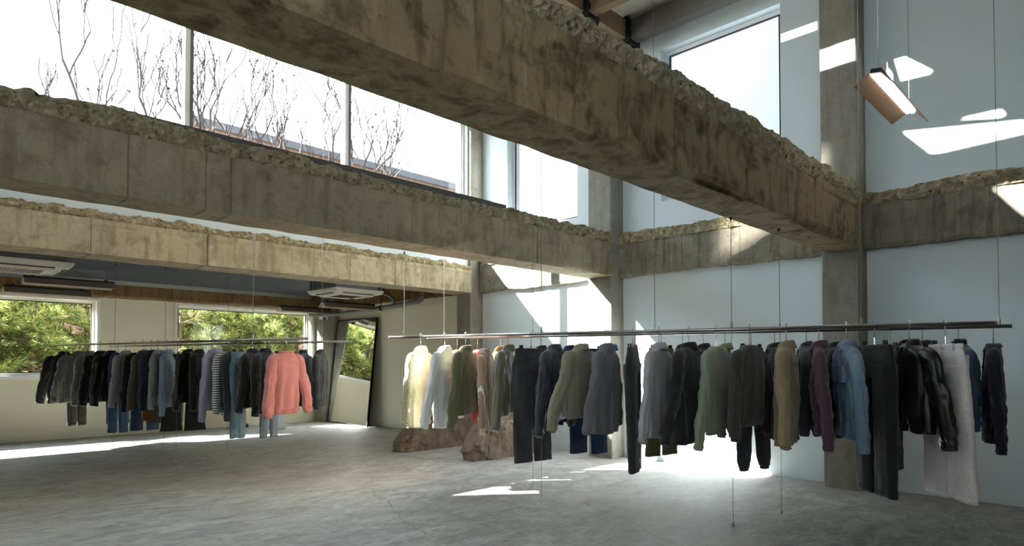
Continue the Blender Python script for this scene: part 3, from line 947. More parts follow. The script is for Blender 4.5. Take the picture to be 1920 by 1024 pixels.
# pine trees beyond the rear windows
def needle_mat():
    m = NT('pine_needles')
    i = m.n('ShaderNodeNewGeometry')
    c = m.ramp(i.outputs['Random Per Island'], [(.0, srgb(52, 84, 52)), (.35, srgb(100, 128, 66)), (.65, srgb(172, 176, 92)), (1.0, srgb(214, 206, 140))])
    m.color(c)
    m.rough(.6)
    tl = m.n('ShaderNodeBsdfTranslucent'); m.link(c, tl.inputs['Color'])
    mx = m.n('ShaderNodeMixShader'); mx.inputs[0].default_value = .45
    m.link(m.b.outputs[0], mx.inputs[1]); m.link(tl.outputs[0], mx.inputs[2]); m.link(mx.outputs[0], m.out.inputs['Surface'])
    return m.mat
NEEDLE = needle_mat()
PBARK = plain('pine_bark', srgb(112, 92, 74), .9, nscale=12, namt=.25)
def pine_mesh(seed, h, rad):
    rnd = random.Random(seed)
    wood, leaf = MB(), MB()
    wood.tube([(0, 0, 0), (.05, .02, h * .5), (0, 0, h * .98)], [.11, .07, .02], 8)
    def tuft(p, d, L):
        a0 = d.cross(Vector((0, 0, 1)));
        if a0.length < .1: a0 = Vector((1, 0, 0))
        a0.normalize(); b0 = d.cross(a0).normalized()
        for k in range(13):
            a = rnd.uniform(0, 6.28); sp = rnd.uniform(.3, 1.0)
            nd = (d + (a0 * math.cos(a) + b0 * math.sin(a)) * sp).normalized()
            tip = p + nd * L * rnd.uniform(.7, 1.1) - Vector((0, 0, .018))
            w = nd.cross(Vector((rnd.uniform(-1, 1), rnd.uniform(-1, 1), .3))).normalized() * .0075
            leaf.add([p + w, p - w, tip], [(0, 1, 2)])
    z = .3
    while z < h * .97:
        for q in range(rnd.randint(4, 6)):
            a = rnd.uniform(0, 6.28)
            L = rad * (1.05 - .42 * z / h) * rnd.uniform(.75, 1.1)
            d = Vector((math.cos(a), math.sin(a), rnd.uniform(.05, .4))).normalized()
            p0 = Vector((0, 0, z)); pts = [p0]
            n = 7
            for i in range(1, n + 1):
                pts.append(pts[-1] + (d + Vector((rnd.uniform(-.15, .15), rnd.uniform(-.15, .15), .05 * i / n))).normalized() * L / n)
            wood.tube(pts, [.022 * (1 - .75 * i / n) for i in range(n + 1)], 5)
            for i in range(2, n + 1):
                for kk in range(4 if i < n else 5):
                    sd = (d + Vector((rnd.uniform(-1, 1), rnd.uniform(-1, 1), rnd.uniform(-.2, .9)))).normalized()
                    sl = rnd.uniform(.08, .28)
                    e = pts[i] + sd * sl
                    if rnd.random() < .5: wood.tube([pts[i], e], [.006, .004], 3)
                    tuft(e, sd, .20); tuft(pts[i] + sd * sl * .55, sd, .17)
        z += rnd.uniform(.16, .24)
    return wood, leaf
PT = []
for i, (sd, h) in enumerate(((3, 4.0), (8, 3.6), (14, 4.4))):
    w, l = pine_mesh(sd, h, 1.35)
    PT.append((w, l))
built = {}
for (x, y, k, s, rz, lab) in (
        (-.2, 16.0, 0, .95, 0, 'green pine at the far left, outside the left rear window'),
        (1.05, 15.95, 1, 1.03, 1.3, 'sunlit yellow green pine filling the middle of the left rear window'),
        (2.35, 16.05, 0, .98, 2.2, 'green pine at the right side of the left rear window'),
        (3.9, 16.2, 2, .86, .6, 'pine behind the wall between the two rear windows'),
        (5.1, 15.95, 1, 1.02, 3.1, 'green pine in the left half of the second rear window'),
        (6.5, 16.0, 0, .96, 4.0, 'yellow green pine in the right half of the second rear window'),
        (7.9, 16.2, 2, .88, 5.0, 'pine at the right edge of the second rear window'),
        (1.7, 17.4, 2, 1.05, 2.9, 'taller pine set back behind the left rear window'),
        (5.8, 17.5, 2, 1.02, 1.9, 'taller pine set back behind the second rear window'),
        (3.6, 17.8, 0, 1.12, 3.9, 'pine set back at the left edge of the second rear window'),
        (-.6, 17.6, 0, 1.14, 4.4, 'pine set back at the far left of the left rear window'),
        (7.3, 18.4, 2, 1.08, .2, 'pine set back near the right edge of the second rear window'),
        (8.6, 17.2, 0, 1.1, .9, 'pine set back beyond the corner of the second rear window')):
    root = thing('pine_tree', lab, 'pine tree', (x, y, -1.0), rz, 'pines outside the rear windows')
    root.scale = (s, s, s)
    if k in built:
        for src in built[k]:
            o = src.copy(); COL.objects.link(o); o.parent = root
    else:
        built[k] = (PT[k][0].build('branches', PBARK, root), PT[k][1].build('needles', NEEDLE, root))

# ------------------------------------------------------------------ clothes rails
RAILS = {
    'RA': (Vector((4.153, 6.067, 1.676)), Vector((5.663, .703, 1.676)), 'nearer and higher looking steel clothes rail of the right rack, carrying shirts and jackets'),
    'RB': (Vector((4.821, 6.215, 1.683)), Vector((6.389, .698, 1.683)), 'farther steel clothes rail of the right rack, its right end reaching farthest right'),
    'LA': (Vector((2.149, 12.821, 1.672)), Vector((3.634, 6.987, 1.672)), 'nearer dark clothes rail of the left rack, ending above the pink sweater'),
    'LB': (Vector((2.889, 12.535, 1.663)), Vector((4.408, 7.301, 1.663)), 'farther dark clothes rail of the left rack, its end passing in front of the mirror'),
}
RR = .0155
for k, (a, b, lab) in RAILS.items():
    d = b - a
    root = thing('clothes_rail', lab, 'clothes rail', a, 0)
    ax = d.normalized()
    m = MB(); m.tube([ax * .004, d - ax * .004], RR, 16)
    fix_normals(m.build('rail_tube', STEEL, root, smooth=True))
    for p, s in ((Vector((0, 0, 0)), 1), (d, -1)):
        m = MB(); m.tube([p, p + ax * .012 * s], RR + .0015, 16); m.build('end_cap', GREYP, root)

def cable(x, y, zr, ztop, floor, label):
    t = thing('suspension_cable', label, 'cable', (x, y, 0))
    m = MB(); m.tube([(0, 0, zr + .02), (0, 0, ztop)], .0028, 6); m.build('upper_cable', CABLE, t)
    m = MB(); m.tube([(0, 0, zr + .012), (0, 0, zr + .05), (0, 0, zr + .075)], [.010, .010, .005], 10); m.build('rail_fitting', STEEL, t)
    m = MB(); m.tube([(0, 0, ztop - .03), (0, 0, ztop)], [.006, .012], 10); m.build('ceiling_hook', BLACKM, t)
    if floor:
        m = MB(); m.tube([(0, 0, .05), (0, 0, zr - .016)], .0024, 6); m.build('lower_cable', CABLE, t)
        m = MB()
        n = 16
        m.tube([(.014 * math.cos(2 * math.pi * k / n), 0, .022 + .014 * math.sin(2 * math.pi * k / n)) for k in range(n + 1)], .0035, 6)
        m.tube([(0, 0, 0), (0, 0, .010)], [.014, .008], 10); m.build('floor_eye', STEEL, t)
    return t
def on(k, y):
    a, b, _ = RAILS[k]; t = (y - a.y) / (b.y - a.y); p = a + (b - a) * t
    return p
for k, y, top, fl, lab in (
        ('RA', 2.457, 2.64, True, 'cable from nearest beam through right rack to the lowest floor eye in view'),
        ('RB', 2.346, 2.64, True, 'cable from nearest beam to floor eye, right of the charcoal sweatshirt'),
        ('RA', 4.204, CEIL, True, 'cable beside the dark jeans hem, darker and nearer of two floor eyes there'),
        ('RB', 4.817, CEIL, True, 'pale cable beside the dark jeans hem, farther floor eye in the sunlight'),
        ('RA', 5.86, 2.64, False, 'cable holding the left end of the nearer right rail from the middle beam'),
        ('RB', 5.98, CEIL, False, 'cable near the left end of the farther right rail, rising past the middle beam'),
        ('RA', 3.10, CEIL, False, 'cable above the pale grey shirt hanging in front of the blue white wall'),
        ('RA', 1.52, CEIL, False, 'short fitted cable above the black front facing trousers on the nearer rail'),
        ('RB', .775, CEIL, False, 'cable holding the right end of the farther right rail near the frame edge'),
        ('LA', 11.05, 2.90, True, 'leftmost cable of the left rack with its floor eye under the blue jeans'),
        ('LB', 11.08, 2.90, True, 'left rack cable reaching the floor eye closest to the rear sunlight band'),
        ('LA', 9.50, 2.90, True, 'left rack cable reaching the lowest floor eye under the black flared trousers'),
        ('LB', 9.62, 2.90, True, 'left rack cable with floor eye below the light washed jeans'),
        ('LA', 7.95, CEIL, False, 'cable near the right end of the nearer left rail, in front of the pale beam'),
        ('LB', 7.80, CEIL, False, 'cable near the right end of the farther left rail beside the pink sweater')):
    p = on(k, y)
    cable(p.x, y, p.z, top, fl, lab)

# ------------------------------------------------------------------ hangers
def hook_curve(zb):
    pts = [(0, 0, zb), (0, 0, -.045)]
    r = RR + .006
    for k in range(13):
        a = math.radians(-75 + k * 22)
        pts.append((r * math.cos(a) , 0, r * math.sin(a)))
    return pts
def make_hanger(kind, ws=1.0):
    t = bpy.data.objects.new('clothes_hanger', None); COL.objects.link(t)
    m = MB(); m.tube(hook_curve(-.155), .0028, 6); m.build('hook', CHROME, t, smooth=True)
    m = MB(); m.tube([(0, 0, -.160), (0, 0, -.105)], .0050, 8); m.build('swivel_sleeve', CHROME, t)
    if kind == 'top':
        m = MB()
        m.tube([(-.205, 0, -.205), (-.13, 0, -.165), (-.05, 0, -.125), (0, 0, -.105), (.05, 0, -.125), (.13, 0, -.165), (.205, 0, -.205)], .004, 6)
        m.build('shoulder_bar', CHROME, t, smooth=True)
    else:
        m = MB(); m.tube([(-.19, 0, -.105), (.19, 0, -.105)], .0032, 6); m.tube([(-.17, 0, -.088), (.17, 0, -.088)], .002, 6); m.build('clip_bar', CHROME, t)
        for s in (-1, 1):
            m = MB(); m.box(s * .15 - .011, -.015, -.15, s * .15 + .011, -.005, -.075); m.box(s * .15 - .011, .005, -.15, s * .15 + .011, .015, -.075)
            m.build('clip', BLACKM, t)
    for ch in t.children:
        if ch.name.startswith(('shoulder_bar', 'clip')): ch.location.z = -DROP
    return t
HPROTO = {}
def hanger(kind, M, label):
    if kind not in HPROTO:
        HPROTO[kind] = r = make_hanger(kind)
    else:
        p = HPROTO[kind]
        r = p.copy(); COL.objects.link(r)
        for ch in list(p.children):
            c = ch.copy(); COL.objects.link(c); c.parent = r
    r.matrix_world = M
    r['label'] = label; r['category'] = 'hanger'; r['group'] = 'hangers with tops' if kind == 'top' else 'clip hangers with trousers'
    return r

# ------------------------------------------------------------------ garments
def smooth_interp(tab, z):
    """tab: list of (z, value...) with falling z"""
    for i in range(len(tab) - 1):
        if tab[i][0] >= z >= tab[i + 1][0]:
            t = (tab[i][0] - z) / max(1e-6, tab[i][0] - tab[i + 1][0])
            t = t * t * (3 - 2 * t)
            return [lerp(a, b, t) for a, b in zip(tab[i][1:], tab[i + 1][1:])]
    return list(tab[-1][1:] if z < tab[-1][0] else tab[0][1:])
def se(c, p): return math.copysign(abs(c) ** p, c)

def make_top(root, kind, ws, bl, sl, ol, mat, seed, trim=None, opts=()):
    rnd = random.Random(seed)
    trim = trim or mat
    jacket = kind in ('jacket',)
    th = {'shirt': .055, 'jacket': .075, 'knit': .062, 'sweater': .062, 'sweatshirt': .07, 'hoodie': .075, 'cardigan': .06}[kind]
    gather = kind in ('knit', 'sweater', 'sweatshirt', 'hoodie') or 'band' in opts
    fold = {'shirt': .024, 'jacket': .015, 'knit': .013, 'sweater': .012, 'sweatshirt': .014, 'hoodie': .015, 'cardigan': .018}[kind]
    hem_w = .255 if not gather else .25
    tab = [(-.098, .060, .045), (-.108, .085, .052), (-.128, .125 * ws, th * .82), (-.155, .175 * ws, th * .86), (-.185, .212 * ws, th * .88), (-.22, .232 * ws, th * .92),
           (-.30, .238 * ws, th), (-.45, .240 * ws, th * 1.05), (-(bl - .08), hem_w * ws, th * .92), (-bl, (hem_w - (.03 if gather else -.006)) * ws, th * (.62 if gather else .9))]
    if kind in ('knit', 'sweater'):
        tab[:2] = [(-.112, .092, .050), (-.118, .105, .052)]
    n = 64
    zs = [-.098, -.104, -.112, -.122, -.134, -.148, -.164, -.18, -.198, -.216, -.236, -.26]
    k = int((bl - .28) / .022)
    zs += [lerp(-.28, -bl, i / k) for i in range(k + 1)]
    if gather: hemz = -bl + .055
    rings = []
    sw = rnd.uniform(-.02, .02)
    f0, f1 = rnd.uniform(0, 50), rnd.uniform(0, 50)
    if kind in ('knit', 'sweater'): zs = [z for z in zs if z <= -.112]
    for z in zs:
        w, t = smooth_interp(tab, z)
        ramp = min(1, max(0, (-z - .18) / .35)) ** .8
        if gather and z < hemz: ramp *= .35
        r = []
        for j in range(n):
            a = 2 * math.pi * j / n
            x = w * se(math.cos(a), .66)
            y = t * se(math.sin(a), .95)
            # vertical folds and finer creases
            fx = x * 15
            d = fold * 2.0 * ramp * (N(fx, f0 + (5 if math.sin(a) > 0 else 0), z * 1.4)) + fold * .9 * N(fx * 2.2, f1, z * 4) * (ramp * .7 + .3)
            d += fold * .5 * N(x * 30, z * 26, f1) + .006 * N(x * 6, z * 14, f0)
            y += d * (1 if math.sin(a) >= 0 else -1)
            x += math.copysign(1, math.cos(a)) * fold * .6 * N(z * 7, f0, 3) * ramp
            zz = z
            if not gather: zz += ramp * (.010 * N(x * 5, f1) + (.028 * (1 - (x / w) ** 2) * -1 if kind == 'shirt' and 'curved' in opts else 0)) * (1 if z < -bl + .1 else .2)
            y += sw * ramp * (-z)
            r.append((x, y, zz))
        rings.append(r)
    body = fix_normals(MB().loft(rings).build('body', mat, root, smooth=True))
    # hem band
    if gather:
        w, t = smooth_interp(tab, -bl + .03)
        rr = []
        for z, g in ((-bl + .06, 0), (-bl + .05, .004), (-bl + .02, .003), (-bl - .002, .0), (-bl - .002, -.02)):
            w, t = smooth_interp(tab, max(z, -bl))
            rr.append([((w + g) * se(math.cos(2 * math.pi * j / n), .75), (t + g) * se(math.sin(2 * math.pi * j / n), .95) + sw * bl + .0012 * math.sin(j * 6), z) for j in range(n)])
        fix_normals(MB().loft(rr).build('hem_band', trim, root, smooth=True))
    # sleeves
    for s in (-1, 1):
        out = (ol if s > 0 else .36) * ws
        fy = rnd.uniform(-.02, .045)
        el = rnd.uniform(.0, .03)
        tipl = sl - (0 if s > 0 else rnd.uniform(0, .05))
        P = [(.170, 0, -.185), (.222, .0, -.212), (.250, .004, -.265), (lerp(.25, out / ws, .16), .008, -lerp(.30, tipl, .16)), (lerp(.25, out / ws, .40) + el, fy * .5 + .01, -lerp(.30, tipl, .40)),
             (lerp(.25, out / ws, .72) + el, fy, -lerp(.30, tipl, .68)), (lerp(.25, out / ws, .93), fy * 1.2, -lerp(.30, tipl, .92)), (out / ws, fy * 1.2, -tipl)]
        R_ = [(.055, .044), (.070, .048), (.076, .048), (.076, .045), (.072, .042), (.066, .038), (.058 if not gather else .064, .034), (.052 if not gather else .038, .030)]
        if jacket: R_ = [(a * 1.08, b * 1.12) for a, b in R_]
        # resample with Catmull-Rom
        pts, rad = [], []
        for i in range(len(P) - 1):
            p0, p1, p2, p3 = [Vector(P[max(0, min(len(P) - 1, q))]) for q in (i - 1, i, i + 1, i + 2)]
            m_ = 6
            for q in range(m_):
                t = q / m_
                pts.append(.5 * ((2 * p1) + (-p0 + p2) * t + (2 * p0 - 5 * p1 + 4 * p2 - p3) * t * t + (-p0 + 3 * p1 - 3 * p2 + p3) * t ** 3))
                rad.append((lerp(R_[i][0], R_[i + 1][0], t), lerp(R_[i][1], R_[i + 1][1], t)))
        pts.append(Vector(P[-1])); rad.append(R_[-1])
        rings = []
        nn = 28
        for i, p in enumerate(pts):
            p = Vector((p.x * s * ws if True else p.x, p.y, p.z))
            tn = Vector((pts[min(i + 1, len(pts) - 1)] - pts[max(i - 1, 0)])); tn.x *= s; tn.normalize()
            A = tn.cross(Vector((0, 1, 0))).normalized()
            if A.x < 0: A = -A
            B = Vector((0, 1, 0))
            u = i / len(pts)
            wr = (.013 if jacket else .012) * min(1, u * 2)
            r = []
            for j in range(nn):
                a = 2 * math.pi * j / nn
                d = wr * (1.3 * N(math.cos(a) * 2 + f0, math.sin(a) * 2, u * 7 + s) + 1.2 * N(math.cos(a) * 2.5, math.sin(a) * 2.5 + f1, u * 20 + s * 3))
                r.append(p + A * (rad[i][0] + d) * math.cos(a) + B * (rad[i][1] + d) * math.sin(a))
            rings.append(r)
        fix_normals(MB().loft(rings).build('sleeve', mat, root, smooth=True))
        # cuff
        tn = (rings and (Vector(P[-1]) - Vector(P[-2]))); tn = Vector((tn.x * s * ws, tn.y, tn.z)).normalized()
        A = tn.cross(Vector((0, 1, 0))).normalized(); B = Vector((0, 1, 0))
        if A.x < 0: A = -A
        e = Vector((P[-1][0] * s * ws, P[-1][1], P[-1][2]))
        ca, cb = R_[-1]
        cr = []
        for q, g in ((-.065, .002), (-.06, .006), (-.01, .004), (.003, .001), (.003, -.014)):
            cr.append([e + tn * q + A * (ca + g + (.004 if q < -.05 and gather else 0)) * math.cos(2 * math.pi * j / 24) + B * (cb + g) * math.sin(2 * math.pi * j / 24) for j in range(24)])
        cuff = fix_normals(MB().loft(cr).build('cuff', trim, root, smooth=True))
        if 'eyelets' in opts or kind in ('shirt', 'jacket'):
            nb = 2 if 'eyelets' in opts else 1
            for q in range(nb):
                c = e - tn * .03 + A * (.012 + .030 * q - .01 * nb) + B * (cb + .004) * (-1 if 'front' in opts else 1)
                bm = MB(); bm.tube([c - B * .003, c + B * .005 * (-1 if 'front' in opts else 1)], .011 if 'eyelets' in opts else .006, 12)
                bm.build('cuff_button', CHROME if 'eyelets' in opts else BUTTON, cuff)
    # neck
    if kind in ('shirt', 'jacket') and 'nocollar' not in opts:
        prof = [(0, -.112), (-.004, -.088), (-.006, -.068), (.002, -.062), (.012, -.070), (.026, -.100), (.036, -.122), (.034, -.126), (.018, -.108), (.006, -.100)]
        if 'stand' in opts: prof = [(0, -.112), (-.004, -.088), (-.008, -.060), (-.004, -.056), (.004, -.070), (.006, -.112)]
        rings = []
        m_ = 34
        for i in range(m_ + 1):
            a = math.radians(lerp(-62, 242, i / m_))
            gap = abs(i / m_ - .5) * 2
            rings.append([((.066 + g * (1 + .5 * gap ** 4)) * math.cos(a), (.054 + g * .8) * math.sin(a), z - .030 * gap ** 3 + .004 * N(i * .5, seed)) for g, z in prof])
        fix_normals(MB().loft(rings).build('collar', trim if 'collartrim' in opts else mat, root, smooth=True))
    elif kind == 'hoodie' or 'hood' in opts:
        rings = []
        for i in range(15):
            t = i / 14
            zc = lerp(-.07, -.27, t)
            w = .125 * math.sin(math.pi * (.18 + .80 * t)) ** .6 + .01
            y0 = .05 + .03 * math.sin(math.pi * t)
            dp = .050 * math.sin(math.pi * (.1 + .85 * t)) + .008
            rings.append([((w + .008 * N(j * .4, t * 3, seed)) * math.cos(2 * math.pi * j / 28), y0 + dp * math.sin(2 * math.pi * j / 28) + .006 * N(j * .7, t * 6, seed), zc + .02 * abs(math.cos(2 * math.pi * j / 28))) for j in range(28)])
        fix_normals(MB().loft(rings).build('hood', mat, root, smooth=True))
        rings = [[((.075 + g) * math.cos(2 * math.pi * j / 30), (.056 + g) * math.sin(2 * math.pi * j / 30), z) for j in range(30)] for g, z in ((.012, -.125), (.006, -.095), (0, -.078), (-.008, -.085))]
        fix_normals(MB().loft(rings, caps=False).build('neck_opening', mat, root, smooth=True))
    else:
        rings = [[((.094 + g) * math.cos(2 * math.pi * j / 40), (.052 + g) * math.sin(2 * math.pi * j / 40), z - (.022 if math.sin(2 * math.pi * j / 40) < 0 else .0) * abs(math.sin(2 * math.pi * j / 40)) + .001 * math.sin(j * 6)) for j in range(40)] for g, z in ((.012, -.128), (.008, -.116), (-.002, -.104), (-.006, -.108))]
        fix_normals(MB().loft(rings, caps=False).build('neckband', trim, root, smooth=True))
    # front placket with buttons
    if kind in ('shirt', 'jacket', 'cardigan'):
        m = MB()
        zz = [lerp(-.13, -bl + .004, i / 20) for i in range(21)]
        rg = []
        for z in zz:
            w, t = smooth_interp(tab, z)
            y = -t * .99 - .014 + sw * (-z) * min(1, max(0, (-z - .18) / .35)) ** .8
            rg.append([(-.017, y, z), (.017, y, z), (.017, y + .03, z), (-.017, y + .03, z)])
        pl = fix_normals(m.loft(rg).build('placket', mat, root))
        for i in range(6):
            z = lerp(-.16, -bl + .08, i / 5)
            w, t = smooth_interp(tab, z)
            y = -t * .99 - .014 + sw * (-z) * min(1, max(0, (-z - .18) / .35)) ** .8
            b = MB(); b.tube([(0, y + .002, z), (0, y - .004, z)], .0075, 12); b.build('button', CHROME if jacket and seed % 3 == 0 else BUTTON, pl)
    # back yoke seam on shirts
    if kind in ('shirt',) or 'yoke' in opts:
        m = MB(); rg = []
        for i in range(25):
            x = lerp(-.19, .19, i / 24) * ws
            w, t = smooth_interp(tab, -.25)
            y = t * abs(1 - min(1, abs(x) / w) ** (2 / .75)) ** .475
            rg.append([(x, y - .012, -.252), (x, y + .0075, -.252), (x, y + .0075, -.246), (x, y - .012, -.246)])
        fix_normals(m.loft(rg).build('yoke_seam', mat, root))
    if 'back_label' in opts:
        m = MB(); m.box(-.02, .047, -.15, .02, .052, -.13); m.build('neck_label', FRAMEW, root)
    if 'chest_pocket' in opts:
        for sx in (-1, 1):
            m = MB(); m.box(sx * .11 - .05, -.072, -.40, sx * .11 + .05, -.04, -.27); bevel(m.build('chest_pocket', mat, root), .006)

def make_bottom(root, kind, ws, bl, mat, seed, style, opts=()):
    rnd = random.Random(seed)
    f0 = rnd.uniform(0, 60)
    n = 48
    W0 = .185 * ws if 'gathered' not in opts else .17 * ws
    hip = .225 * ws
    zc = -.36
    top = -.112
    rings = []
    for i in range(22):
        z = lerp(top, zc, i / 21)
        u = i / 21
        w = lerp(W0, hip, min(1, u * 1.5)); t = lerp(.026, .056, min(1, u * 1.3))
        if u > .85: t *= 1 - (u - .85) * 1.5
        r = []
        for j in range(n):
            a = 2 * math.pi * j / n
            x = w * se(math.cos(a), .8); y = t * se(math.sin(a), .95)
            d = .010 * u * N(x * 14, f0, z * 2) + .005 * N(x * 26, z * 22, f0) + (.006 * math.sin(x * 90) * max(0, 1 - u * 1.5) if 'gathered' in opts else 0)
            r.append((x, y + d * (1 if math.sin(a) > 0 else -1), z))
        rings.append(r)
    fix_normals(MB().loft(rings).build('hip_panel', mat, root, smooth=True))
    rings = []
    for z, g in ((top - .036, 0), (top - .034, .0035), (top, .003), (top + .004, 0), (top + .003, -.012)):
        w = lerp(W0, hip, min(1, (top - z) / (top - zc) * 1.5)); t = .027
        rings.append([((w + g) * se(math.cos(2 * math.pi * j / n), .8), (t + g) * se(math.sin(2 * math.pi * j / n), .95), z + .002 * N(j * .3, f0)) for j in range(n)])
    wb = fix_normals(MB().loft(rings).build('waistband', mat, root, smooth=True))
    hemw = {'slim': .084, 'straight': .102, 'wide': .140, 'flare': .135, 'jogger': .060}[style]
    spread = {'slim': .118, 'straight': .122, 'wide': .150, 'flare': .150, 'jogger': .150}[style]
    for s in (-1, 1):
        rings = []
        dl = rnd.uniform(0, .03) * (1 if s > 0 else 0)
        dy = rnd.uniform(-.015, .03)
        dx = rnd.uniform(-.01, .01)
        m_ = 44
        for i in range(m_ + 1):
            u = i / m_
            z = lerp(-.26, -bl + dl, u)
            cx = lerp(.108, spread + dx, u) * ws
            hw = lerp(.112, hemw, u ** .9 if style != 'flare' else max(0, u)) * ws
            if style == 'flare': hw = (lerp(.112, .092, min(1, u * 2)) if u < .5 else lerp(.092, .135, (u - .5) * 2)) * ws
            if style == 'jogger': hw = lerp(.108, .098, u) * ws if u < .93 else lerp(.098, .060, (u - .93) / .07) * ws
            t = lerp(.052, .036, u)
            r = []
            for j in range(32):
                a = 2 * math.pi * j / 32
                x = hw * se(math.cos(a), .85); y = t * se(math.sin(a), .9)
                d = .011 * N(x * 16 + s * 9, f0, z * 1.3) + .005 * N(x * 26, z * 12, f0 + s) + .003 * N(x * 50, z * 40, f0)
                r.append((s * cx + x + .008 * N(z * 3, s, f0), y + d * (1 if math.sin(a) > 0 else -1) + dy * u, z + (.010 * N(x * 8, f0 + s) if u > .97 else 0)))
            rings.append(r)
        leg = fix_normals(MB().loft(rings).build('leg', mat, root, smooth=True))
        if style == 'jogger':
            e = rings[-1]
            cx = sum(p[0] for p in e) / 32; cy = sum(p[1] for p in e) / 32; cz = e[0][2]
            rr = [[(cx + (.055 + g) * math.cos(2 * math.pi * j / 24), cy + (.034 + g) * math.sin(2 * math.pi * j / 24), cz + q) for j in range(24)] for q, g in ((.01, .0), (.005, .003), (-.03, .002), (-.035, -.01))]
            fix_normals(MB().loft(rr).build('ankle_cuff', mat, leg, smooth=True))
        else:
            # stitched hem
            rr = []
            for k_, g in ((-3, 0), (-3, .0015), (-1, .0015), (-1, 0)):
                pr = rings[k_]
                cx = sum(p[0] for p in pr) / 32; cy = sum(p[1] for p in pr) / 32
                rr.append([(cx + (p[0] - cx) * (1 + g * 12), cy + (p[1] - cy) * (1 + g * 25), p[2]) for p in pr])
            fix_normals(MB().loft(rr, caps=False).build('turned_hem', mat, leg, smooth=True))
    if kind == 'jeans':
        for s in (-1, 1):
            m = MB(); cx = s * .105 * ws
            y0, y1 = (.045, .066)
            m.add([(cx - .055, y1, -.19), (cx + .055, y1, -.19), (cx + .055, y1, -.30), (cx, y1, -.325), (cx - .055, y1, -.30),
                   (cx - .055, y0, -.19), (cx + .055, y0, -.19), (cx + .055, y0, -.30), (cx, y0, -.325), (cx - .055, y0, -.30)],
                  [(0, 1, 2, 3, 4), (9, 8, 7, 6, 5), (0, 5, 6, 1), (1, 6, 7, 2), (2, 7, 8, 3), (3, 8, 9, 4), (4, 9, 5, 0)])
            bevel(fix_normals(m.build('back_pocket', mat, root)), .004)
        for x in (-.13, 0, .13):
            for s in (-1, 1):
                m = MB(); m.box(x * ws - .006, s * .034 - .004, -.155, x * ws + .006, s * .034 + .004, -.105)
                m.build('belt_loop', mat, wb)
        m = MB(); m.tube([(0, -.030, -.130), (0, -.037, -.130)], .009, 12); m.build('fly_button', CHROME, wb)
        m = MB(); m.box(-.006, -.058, -.30, .012, -.040, -.16); m.build('fly', mat, root)
    if 'string_tag' in opts:
        m = MB(); m.tube([(-.15, .04, -.13), (-.145, .06, -.19), (-.14, .064, -.235)], .0018, 5); m.box(-.165, .062, -.245, -.11, .067, -.237)
        m.build('tag_string', FRAMEW, root)

